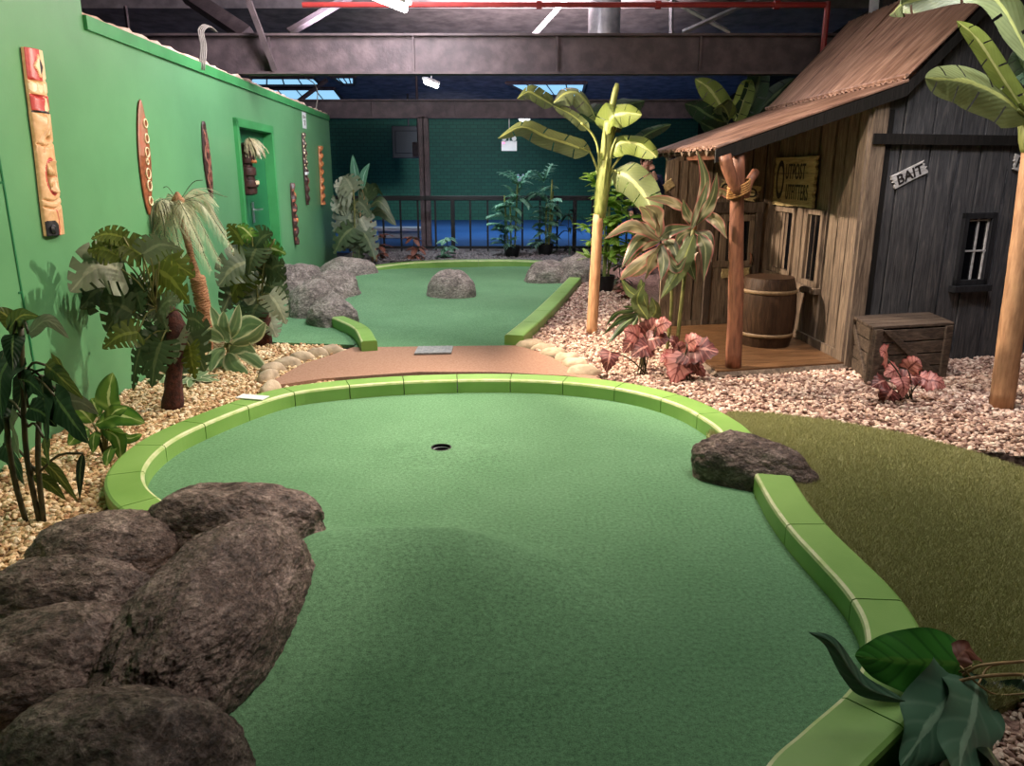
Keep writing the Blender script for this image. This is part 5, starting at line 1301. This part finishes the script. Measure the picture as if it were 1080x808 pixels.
# central banana
def bananatree(name, base, label, trunk, tr, stemp, sr, leaves, Y, mats, spike=None, trunkmat='palewood'):
    e = empty(name, base, label, 'banana tree'); m = MB(); P = cat([base]+[D(x, y, Y) for x, y in trunk], 16)
    m.tube(P, [tr*(1.05-.1*i/16) for i in range(17)], 14, jit=.06); m.build('trunk', M_[trunkmat], e, smooth=True)
    m = MB(); P = cat([D(x, y, Y) for x, y in stemp], 16); m.tube(P, [sr*(.9+.35*math.sin(PI*min(1, i/10))*(1-i/16)) for i in range(17)], 14)
    for k in range(9):
        i0 = 1+k; a = k*2.4; off = Vector((math.cos(a), math.sin(a), 0)); q = P[min(i0+5, 16)]
        m.tube(cat([P[i0]+off*sr*.7, P[min(i0+3, 16)]+off*sr*.95, q+off*(sr*1.0+.04)+Vector((0, 0, .03))], 6), [sr*.42, sr*.4, sr*.36, sr*.3, sr*.22, sr*.14, sr*.06], 8)
    m.build('stem', M_['stalk_yellow'], e, smooth=True)
    if spike: m = MB(); m.tube(cat([D(x, y, Y) for x, y in spike], 8), [sr*.5]*6+[sr*.52, sr*.5, sr*.3], 10); m.build('rolled_leaf', M_['stalk_yellow'], e, smooth=True)
    for pts, w, mt, pet, dy, tw in leaves:
        m = MB(); n = len(pts); PP = [D(p[0], p[1], Y+dy*i/(n-1)) for i, p in enumerate(pts)]
        d = (PP[-1]-PP[0]).normalized(); s = d.cross(Vector((0, 1, 0))).normalized()+Vector((0, tw, 0))
        leaf(m, PP, s, w*Y/800, 'banana', n=76, m=4, fold=.3, wavy=.10, tear=int(w) % 7+1, curl=.25); lf = m.build('leaf', [L[mt]], e, smooth=True)
        if pet: m = MB(); m.tube(cat([D(x, y, Y) for x, y in pet]+[PP[0], PP[1].lerp(PP[0], .5)], 10), .011, 6); m.build('leaf_stalk', M_['stalk_yellow'], lf, smooth=True)
    return e
b = G(624, 351, .04)
bananatree('banana_tree', b, 'slim banana tree with pale trunk rising behind the far right curb end', [(627, 300), (631, 226)], .052, [(632, 230), (636, 190), (640, 150), (643, 128)], .056, [
    ([(622, 160), (600, 152), (575, 144), (550, 134), (525, 146)], 20, 'banana', [(634, 190)], -.3, .4),
    ([(621, 137), (604, 122), (583, 111)], 11, 'banana', [(634, 170), (628, 148)], -.1, .3),
    ([(583, 111), (568, 102), (557, 97), (545, 104)], 15, 'banana', None, -.2, .2),
    ([(583, 109), (596, 98), (610, 98), (622, 112), (630, 128)], 24, 'banana', None, .1, .8),
    ([(640, 140), (645, 124), (658, 119), (677, 121)], 26, 'banana_lime', [(640, 165)], -.2, .6),
    ([(641, 166), (652, 151), (672, 151), (684, 158), (693, 166)], 22, 'banana_lime', [(638, 195)], -.2, .5),
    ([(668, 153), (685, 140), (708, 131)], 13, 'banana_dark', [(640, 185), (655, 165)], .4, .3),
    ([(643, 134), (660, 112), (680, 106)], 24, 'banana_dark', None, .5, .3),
    ([(646, 180), (662, 186), (680, 206), (693, 236)], 32, 'banana', [(637, 215), (640, 195)], -.4, -.3),
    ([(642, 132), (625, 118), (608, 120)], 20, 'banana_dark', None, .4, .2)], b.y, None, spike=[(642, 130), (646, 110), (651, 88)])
# banana behind the hut roof
b = Vector((2.62, 9.6, .04))
bananatree('banana_tree', b, 'banana plant showing its green leaves above the porch roof', [(771, 200), (771, 180)], .07, [(771, 182), (772, 150), (773, 130)], .07, [
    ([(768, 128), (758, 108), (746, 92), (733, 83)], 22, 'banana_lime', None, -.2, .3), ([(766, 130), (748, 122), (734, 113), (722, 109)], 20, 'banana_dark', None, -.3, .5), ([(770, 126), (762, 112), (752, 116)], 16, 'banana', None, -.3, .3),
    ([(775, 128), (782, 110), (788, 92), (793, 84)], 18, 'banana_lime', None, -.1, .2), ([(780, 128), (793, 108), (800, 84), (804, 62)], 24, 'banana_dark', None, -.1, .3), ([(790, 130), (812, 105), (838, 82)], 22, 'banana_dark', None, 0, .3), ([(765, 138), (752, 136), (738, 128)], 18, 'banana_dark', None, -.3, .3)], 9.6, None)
# right banana at the photo edge
b = G(1056, 430, .04); Yb = b.y
bananatree('banana_tree', b, 'banana tree with a stout tan trunk at the right photo edge', [(1068, 340), (1082, 235), (1092, 150)], .072, [(1090, 160), (1094, 120), (1098, 80)], .075, [
    ([(1086, 127), (1060, 104), (1028, 88), (1004, 84), (976, 82)], 40, 'banana', [(1094, 150)], -.3, -.35),
    ([(1088, 128), (1062, 90), (1042, 58), (1026, 36), (1009, 22)], 18, 'banana_lime', [(1094, 150)], -.2, .5),
    ([(1096, 90), (1080, 70), (1070, 52)], 24, 'banana_dark', None, .1, .3), ([(1098, 80), (1130, 40), (1180, 60)], 34, 'banana', None, .1, .3), ([(1092, 70), (1040, -8), (960, 2), (938, 16)], 26, 'banana', None, .3, .2)], Yb, None)

# striped cordyline in front of the hut
def Z(x, y): return (600+x/2.994, 150+y/2.994)
def zl(seq): return tuple(Z(*p) for p in seq)
Yc_ = G(716, 392, .04).y
cl_ = [(((395, 270), (430, 130), (405, 25)), 24, 0), (((400, 265), (450, 180), (468, 95)), 26, 0), (((385, 280), (420, 190), (440, 120)), 22, 0), (((395, 270), (470, 160), (522, 190)), 20, 1), (((430, 230), (470, 250), (500, 305)), 26, 1), (((390, 280), (350, 300), (320, 360)), 28, 0),
    (((395, 290), (350, 400), (290, 495)), 38, 2), (((395, 290), (380, 360), (400, 440)), 42, 0), (((410, 290), (432, 340), (425, 440)), 30, 0), (((285, 280), (250, 225), (222, 202)), 30, 1), (((285, 300), (275, 230), (240, 200)), 34, 1), (((290, 310), (200, 262), (112, 305)), 28, 1),
    (((285, 290), (220, 310), (165, 400)), 30, 0), (((290, 310), (220, 330), (180, 400)), 28, 0), (((290, 300), (230, 270), (200, 250)), 26, 0), (((300, 320), (262, 370), (240, 436)), 38, 1), (((368, 215), (310, 185), (238, 176)), 22, 1), (((285, 310), (320, 280), (390, 265)), 28, 0), (((290, 330), (200, 400), (160, 435)), 26, 1),
    (((300, 330), (230, 400), (190, 425)), 24, 1), (((300, 340), (340, 400), (372, 360)), 22, 0), (((395, 280), (440, 300), (450, 380)), 24, 0), (((380, 290), (360, 350), (330, 420)), 28, 0), (((400, 270), (370, 220), (360, 180)), 22, 0), (((290, 320), (300, 380), (290, 440)), 28, 0), (((295, 300), (330, 330), (350, 400)), 26, 0),
    (((250, 560), (215, 500), (240, 440)), 30, 2), (((250, 570), (275, 530), (262, 488)), 36, 2), (((240, 500), (190, 470), (165, 430)), 22, 2), (((245, 520), (230, 470), (228, 430)), 22, 2), (((220, 540), (160, 560), (105, 610)), 18, 3), (((215, 545), (170, 580), (120, 640)), 18, 3), (((215, 530), (150, 540), (108, 592)), 16, 3), (((220, 545), (190, 600), (172, 650)), 16, 3), (((225, 540), (200, 520), (170, 520)), 14, 3)]
cd_ = pxplant('cordyline', G(712, 392, .04), 'tall striped pink edged cordyline in front of the hut door', 'plant', [(zl(p), w/2.994*1.4, mi, 'lance') for p, w, mi in cl_], Yc_, ['cordy', 'cordy_pale', 'banana', 'grass'],
    stems=[((Z(235, 705), Z(240, 620), Z(250, 545), Z(245, 480)), .012), ((Z(305, 705), Z(325, 480), Z(298, 320)), .013), ((Z(335, 705), Z(365, 430), Z(395, 270)), .015), ((Z(230, 700), Z(235, 600), Z(218, 540)), .007)], stem_mat='stalk', seed=12, spread=.16, wavy=.3, n=18, curl=.25)
m = MB(); c = D(*Z(398, 250), Yc_-.04); m.tube([c+Vector((0, 0, -.06)), c+Vector((.005, 0, .05))], [.018, .014], 8); m.build('twine', M_['rope'], cd_)
def begonia(name, base, label, items, Y, seed, sc=1.0):
    e = empty(name, base, label, 'plant'); r_ = random.Random(seed); mbs = MB(); st = MB()
    for (x, y), w, mi, az in items:
        c = D(x, y, Y+r_.uniform(-.08, .08)); W = w*Y/800*sc; d = Vector((math.cos(az), -.35, math.sin(az)*.8)).normalized()
        pts = [c-d*W*.45, c+Vector((0, -.02, .01)), c+d*W*.5+Vector((0, 0, -.02))]
        s = d.cross(Vector((.1*r_.uniform(-1, 1), -1, .9))); leaf(mbs, pts, s, W*1.05, 'heart', n=16, m=4, lobes=.14, wavy=.14, mi=mi)
        q = Vector((base.x+r_.uniform(-.05, .05), base.y, base.z)); st.tube(cat([q, (q+pts[0])/2+Vector((0, 0, .04)), pts[0]], 6), .005, 5)
    mbs.build('foliage', [L['begonia'], L['begonia_dark']], e, smooth=True); st.build('stem', M_['stalk_dark'], e, smooth=True)
begonia('begonia', G(678, 396, .04), 'pink leaved begonia at the foot of the striped cordyline', [(Z(200, 605), 22, 0, 2.4), (Z(268, 585), 24, 1, 1.2), (Z(225, 655), 20, 1, 3.6), (Z(280, 620), 22, 1, .3), (Z(250, 640), 20, 0, 5), (Z(125, 688), 18, 1, 4.5), (Z(215, 625), 18, 0, 3.4), (Z(300, 575), 16, 0, .6), (Z(190, 640), 16, 1, 4)], Yc_-.12, 3, 1.15)
begonia('begonia', G(722, 404, .04), 'pink and dark red begonia beside the hut porch post', [(Z(345, 708), 30, 0, 4.4), (Z(420, 655), 30, 1, .1), (Z(345, 650), 18, 0, 1.8), (Z(395, 625), 16, 0, .8), (Z(385, 690), 20, 1, 5.4), (Z(360, 745), 20, 1, 5), (Z(310, 680), 16, 0, 3.2), (Z(405, 715), 18, 0, 5.7), (Z(330, 630), 14, 1, 2.2)], Yc_-.28, 4, 1.15)
def Q(x, y): return (860+x/2.527, 130+y/2.527)
bb = G(955, 424, .04)
begonia('begonia', bb, 'small pink begonia on the gravel in front of the crate', [(Q(183, 613), 22, 0, 2.2), (Q(205, 662), 20, 0, 3.2), (Q(262, 640), 18, 0, 1.2), (Q(255, 678), 20, 1, .4), (Q(320, 690), 20, 0, 6.1), (Q(190, 728), 22, 1, 4), (Q(170, 690), 18, 1, 3.3), (Q(230, 700), 18, 0, 4.8), (Q(295, 690), 18, 0, 5.5), (Q(215, 745), 16, 0, 4.4)], bb.y, 5, 1.1)
m_ = MB()
# near right plant with vines
Yn = 1.95; base = G(1075, 815, .03)
ne = empty('vine_plant', base, 'dark broad leaved vine plant at the lower right photo corner', 'plant')
def T_(x, y): return (820+x/4.154, 640+y/4.154)
def nleaf(pts, w, mt, dy, tw, kind='heart', y0=0, **kw):
    m = MB(); n = len(pts); P = [D(*T_(*p), Yn+y0+dy*i/(n-1)) for i, p in enumerate(pts)]; d = (P[-1]-P[0]).normalized()
    s = d.cross(Vector((0, 1, -.9))).normalized()+Vector((0, tw, 0)); leaf(m, P, s, w/4.154*2.2/800, kind, n=26, m=6, **kw)
    m.build('leaf', L[mt], ne, smooth=True)
L['near_leaf'] = leafmat('glossy ribbed leaf', rgb(80, 130, 50), rgb(58, 120, 44), rgb(48, 104, 40), rgb(26, 72, 26), 7, .55, .35, .15, .9, .12)
L['near_grey'] = leafmat('blue green ribbed leaf', rgb(130, 160, 134), rgb(76, 112, 88), rgb(66, 100, 78), rgb(120, 150, 126), 6, .3, .4, .12, .9, .12)
nleaf([(815, 250), (640, 245), (480, 235), (340, 215)], 310, 'near_leaf', -.08, .0, wavy=.12, fold=.22)
nleaf([(560, 415), (400, 360), (330, 290), (240, 160), (135, 110)], 85, 'near_grey', .0, .2, 'lance', y0=-.2, wavy=.1, fold=.5)
nleaf([(860, 320), (740, 430), (640, 560), (540, 700)], 330, 'near_grey', -.38, .2, wavy=.25)
nleaf([(880, 320), (860, 480), (810, 640), (790, 800)], 300, 'near_grey', -.5, .3, wavy=.2)
nleaf([(880, 420), (900, 560), (960, 680), (990, 760)], 210, 'philo', -.45, .3, wavy=.15)
nleaf([(880, 360), (960, 400), (1080, 370), (1150, 330)], 170, 'philo', 0, .3, wavy=.15)
nleaf([(530, 470), (505, 540), (490, 615)], 70, 'philo_olive', -.25, .3, 'oval', wavy=.1)
nleaf([(770, 250), (830, 190), (900, 240)], 110, 'brownleaf', .05, .3, wavy=.3)
nleaf([(700, 380), (660, 520), (700, 700), (640, 780)], 220, 'philo', -.4, .3, wavy=.2)
m = MB()
for pts, r in ((((1200, 225), (1075, 240), (950, 250), (870, 265), (780, 320), (660, 375), (540, 425)), .0048), (((1200, 320), (1075, 298), (900, 305), (770, 335), (640, 395), (500, 430)), .005), (((1100, 380), (960, 385), (880, 340), (830, 290), (800, 260)), .003), (((1000, 245), (920, 270), (880, 340)), .003), (((780, 330), (790, 290), (850, 262)), .003), (((1300, 500), (1150, 420), (1080, 300)), .005)):
    m.tube(cat([D(*T_(*p), Yn-.03+.02*math.sin(i*2)) for i, p in enumerate(pts)], 30), r, 7)
m.tube(cat([base, D(*T_(1150, 500), Yn), D(*T_(1200, 270), Yn)], 10), .006, 7)
m.build('vine', M_['stalk_tan'], ne, smooth=True)

# ------------------------------------------------------------------ person behind the hut
PX, PY = 2.02, 12.0
cmat('navy cloth', rgb(18, 24, 52), rgb(26, 34, 68), .8); cmat('dark trousers cloth', rgb(20, 20, 26), rgb(30, 30, 38), .8); cmat('skin', rgb(196, 142, 116), rgb(214, 160, 134), .5, 8); cmat('brown hair', rgb(58, 36, 24), rgb(86, 56, 38), .6); cmat('black shoe', rgb(14, 14, 16), rgb(22, 22, 26), .4)
def skin(name, verts, edges, radii, mat, parent, root=0, sub=2):
    me = bpy.data.meshes.new(name); pl = LOC[parent.name]; me.from_pydata([Vector(v)-pl for v in verts], edges, []); me.materials.append(M_[mat])
    o = bpy.data.objects.new(name, me); COL.objects.link(o); o.parent = parent
    sm = o.modifiers.new('skin', 'SKIN'); sm.use_smooth_shade = True
    for i, r in enumerate(radii):
        me.skin_vertices[0].data[i].radius = r if isinstance(r, tuple) else (r, r)
    me.skin_vertices[0].data[root].use_root = True
    s2 = o.modifiers.new('sub', 'SUBSURF'); s2.levels = sub; s2.render_levels = sub; return o
pr = empty('person', (PX, PY, .05), 'person in navy jacket standing behind the left end of the hut, hand at face', 'person')
f = lambda x, y, z: (PX+x, PY+y, .05+z)
V = [f(0, 0, .95), f(0, 0, 1.1), f(0, -.01, 1.3), f(0, -.02, 1.44), f(0, -.03, 1.52), f(-.01, -.07, 1.60), f(-.01, -.08, 1.68),
     f(-.19, -.02, 1.42), f(-.24, -.04, 1.15), f(-.22, -.14, .92), f(-.21, -.17, .85), f(.19, -.02, 1.42), f(.24, -.14, 1.20), f(.10, -.26, 1.42), f(.06, -.25, 1.53),
     f(-.10, 0, .90), f(-.11, -.02, .5), f(-.11, .02, .09), f(-.11, -.14, .04), f(.10, 0, .90), f(.11, .02, .5), f(.12, .05, .09), f(.13, -.11, .04)]
E = [(0, 1), (1, 2), (2, 3), (3, 4), (4, 5), (5, 6), (3, 7), (7, 8), (8, 9), (9, 10), (3, 11), (11, 12), (12, 13), (13, 14), (0, 15), (15, 16), (16, 17), (17, 18), (0, 19), (19, 20), (20, 21), (21, 22)]
Rr = [(.14, .10), (.13, .095), (.155, .105), (.12, .08), .052, (.072, .088), (.07, .085), .062, .046, .036, .03, .062, .046, .036, .03, .085, .058, .045, .04, .085, .058, .045, .04]
body = skin('body', V, E, Rr, 'skin', pr)
skin('jacket', [V[0], V[1], V[2], V[3], V[7], V[8], V[9], V[11], V[12], V[13]], [(0, 1), (1, 2), (2, 3), (3, 4), (4, 5), (5, 6), (3, 7), (7, 8), (8, 9)], [(.165, .125), (.15, .115), (.175, .125), (.135, .10), .08, .062, .05, .08, .062, .05], 'navy cloth', pr)
skin('trousers', [V[0], V[15], V[16], V[17], V[19], V[20], V[21]], [(0, 1), (1, 2), (2, 3), (0, 4), (4, 5), (5, 6)], [(.155, .12), .1, .075, .062, .1, .075, .062], 'dark trousers cloth', pr)
for a, b_ in ((17, 18), (21, 22)): skin('shoe', [V[a], V[b_]], [(0, 1)], [.055, .05], 'black shoe', pr)
# fingers of the raised and of the hanging hand
for wr, dirv, side in ((Vector(V[14]), Vector((-.15, .3, .9)), Vector((1, .1, 0))), (Vector(V[10]), Vector((.05, -.2, -1)), Vector((.2, 1, 0)))):
    dirv.normalize(); side.normalize(); vs = [wr]; ed = []; rd = [.028]
    for k in range(4):
        b0 = wr+dirv*.03+side*(-.027+.018*k); l = (.065, .075, .07, .055)[k]; i = len(vs)
        vs += [b0, b0+dirv*l*.5, b0+dirv*l+Vector((0, -.012, 0))]; ed += [(0, i), (i, i+1), (i+1, i+2)]; rd += [.010, .009, .007]
    i = len(vs); vs += [wr-side*.035+dirv*.01, wr-side*.05+dirv*.045]; ed += [(0, i), (i, i+1)]; rd += [.011, .008]
    skin('hand', vs, ed, rd, 'skin', pr, sub=1)
hc = Vector(f(-.01, -.075, 1.655))
bm = bmesh.new(); bmesh.ops.create_icosphere(bm, subdivisions=4, radius=1)
for v in bm.verts:
    p = v.co; v.co = Vector((p.x*.088, p.y*.105+.015, p.z*.105+.03))*(1+.05*noise.noise(p*4))
bmesh.ops.delete(bm, geom=[v for v in bm.verts if v.co.y < -.045 and v.co.z < .07 or v.co.z < -.05], context='VERTS')
me = bpy.data.meshes.new('hair'); bm.to_mesh(me); bm.free(); me.materials.append(M_['brown hair']); me.polygons.foreach_set('use_smooth', [True]*len(me.polygons))
o = bpy.data.objects.new('hair', me); COL.objects.link(o); o.parent = pr; o.location = hc-LOC[pr.name]
m = MB(); m.lathe([(.001, -.016), (.012, -.012), (.008, .02), (.001, .028)], hc+Vector((0, -.088, -.005)), 10); m.build('nose', M_['skin'], pr, smooth=True)
for s in (-1, 1):
    m = MB(); m.lathe([(.001, -.011), (.012, 0), (.001, .011)], hc+Vector((s*.031, -.083, .02)), 10); m.build('eye', M_['carving cream paint'], pr, smooth=True)
    m = MB(); m.lathe([(.001, -.03), (.012, -.01), (.014, .015), (.001, .03)], hc+Vector((s*.078, .005, 0)), 10); m.build('ear', M_['skin'], pr, smooth=True)
m = MB(); m.box(hc+Vector((0, -.08, -.045)), (.045, .012, .01)); m.build('mouth', M_['carving red paint'], pr, bevel=.003)
# ------------------------------------------------------------------ light
w = bpy.data.worlds.new('world'); S.world = w; w.use_nodes = True
w.node_tree.nodes['Background'].inputs[0].default_value = (.55, .6, .8, 1); w.node_tree.nodes['Background'].inputs[1].default_value = .03
def spot(loc, tgt, power, color, size=70, blend=.5, rad=.05):
    l = bpy.data.lights.new('unseen_spot', 'SPOT'); l.energy = power; l.color = color; l.spot_size = math.radians(size); l.spot_blend = blend; l.shadow_soft_size = rad  # no fixture is modelled for these spots
    o = bpy.data.objects.new('unseen_spot', l); COL.objects.link(o); o.location = loc
    o.rotation_euler = (Vector(tgt)-Vector(loc)).to_track_quat('-Z', 'Y').to_euler(); return o
def area(loc, tgt, power, color, sx, sy):
    l = bpy.data.lights.new('soft_fill', 'AREA'); l.shape = 'RECTANGLE'; l.size = sx; l.size_y = sy; l.energy = power; l.color = color  # added soft fill, stands for no single lamp
    o = bpy.data.objects.new('soft_fill', l); COL.objects.link(o); o.location = loc
    o.rotation_euler = (Vector(tgt)-Vector(loc)).to_track_quat('-Z', 'Y').to_euler(); return o
WARM = (1, .80, .62); NEU = (1, .88, .74); PINK = (1, .86, .82)
spot((-1.0, 6.7, 2.8), (2.4, 6.3, .3), 1250, WARM, 75, .6, .05)
spot((-1.2, 3.9, 2.85), (2.3, 7.0, .8), 520, WARM, 50, .5, .05)          # unseen fill spot towards the hut's porch wall
spot((1.1, 6.6, 3.0), (-2.4, 5.0, .6), 780, NEU, 80, .7, .05)           # towards the left wall plants
spot((.1, 5.0, 3.3), (-.15, 4.6, 0), 720, (1, .80, .68), 75, 1, .08)              # down on the near green
spot((.3, 9.3, 3.6), (.6, 9.6, 0), 170, (1, .97, .98), 95, .8, .1)          # down on the far green
spot((-.6, 9.9, 3.4), (-3.2, 11.6, 1.6), 420, (.92, .97, 1), 80, 1, .2)  # added to lift the far part of the left wall
area((-1.0, 7.6, 3.5), (-3.1, 9.8, 1.4), 170, (1, .95, 1), 1.0, 1.4)   # wash on the far part of the wall
spot((-.2, 3.2, 3.4), (-2.9, 3.6, 1.8), 260, (1, .80, .66), 90, .8, .08)
spot((1.9, 5.0, 3.8), (2.9, 4.7, 0), 330, PINK, 85, 1, .08)
spot((2.6, 4.4, 3.6), (4.2, 6.3, -.5), 260, (.95, .92, 1), 60, .9, .2)
spot((.8, 7.2, 4.1), (3.0, 7.4, 2.3), 210, (1, .9, .84), 60, .9, .1)          # added unseen, brightens the hut roof
area((1.9, 3.4, 4.3), (2.1, 3.5, 0), 100, (1, .95, .9), 2.5, 2)
area((0, 11, 4.2), (0, 11, 0), 70, (.95, .95, 1), 4, 4)
spot((-1, 13.8, 3.2), (0, 15.0, 0), 320, (.8, .9, 1), 90, .8, .1)
spot((.3, 9.85, 3.2), (.3, 11.3, 4.4), 6800, (1, .84, .86), 88, .9, .2)  # added upward spot, lifts the dark roof in place of haze
spot((-2.2, 9.85, 3.2), (-2.2, 11.3, 4.4), 300, (.86, .84, 1), 120, .9, .2)  # second added upward spot, for the left of the roof
spot((.6, 6.4, 3.3), (.6, 9.3, 2.85), 48, (1, .84, .86), 110, .9, .2)  # added to brighten the near beam
spot((-1.5, 19.5, 2.6), (-2.2, 26, .9), 420, (.75, .85, 1), 80, .9, .2)  # added to brighten the back wall
spot((.2, 3.6, 3.3), (-1.4, 2.5, 0), 230, (1, .82, .72), 34, .8, .05)  # added to bring highlights onto the left boulders
for x in (-1, 2.5): spot((x, 20, 3.2), (x, 21, 0), 310, (.55, .78, 1), 140, .8, .2)
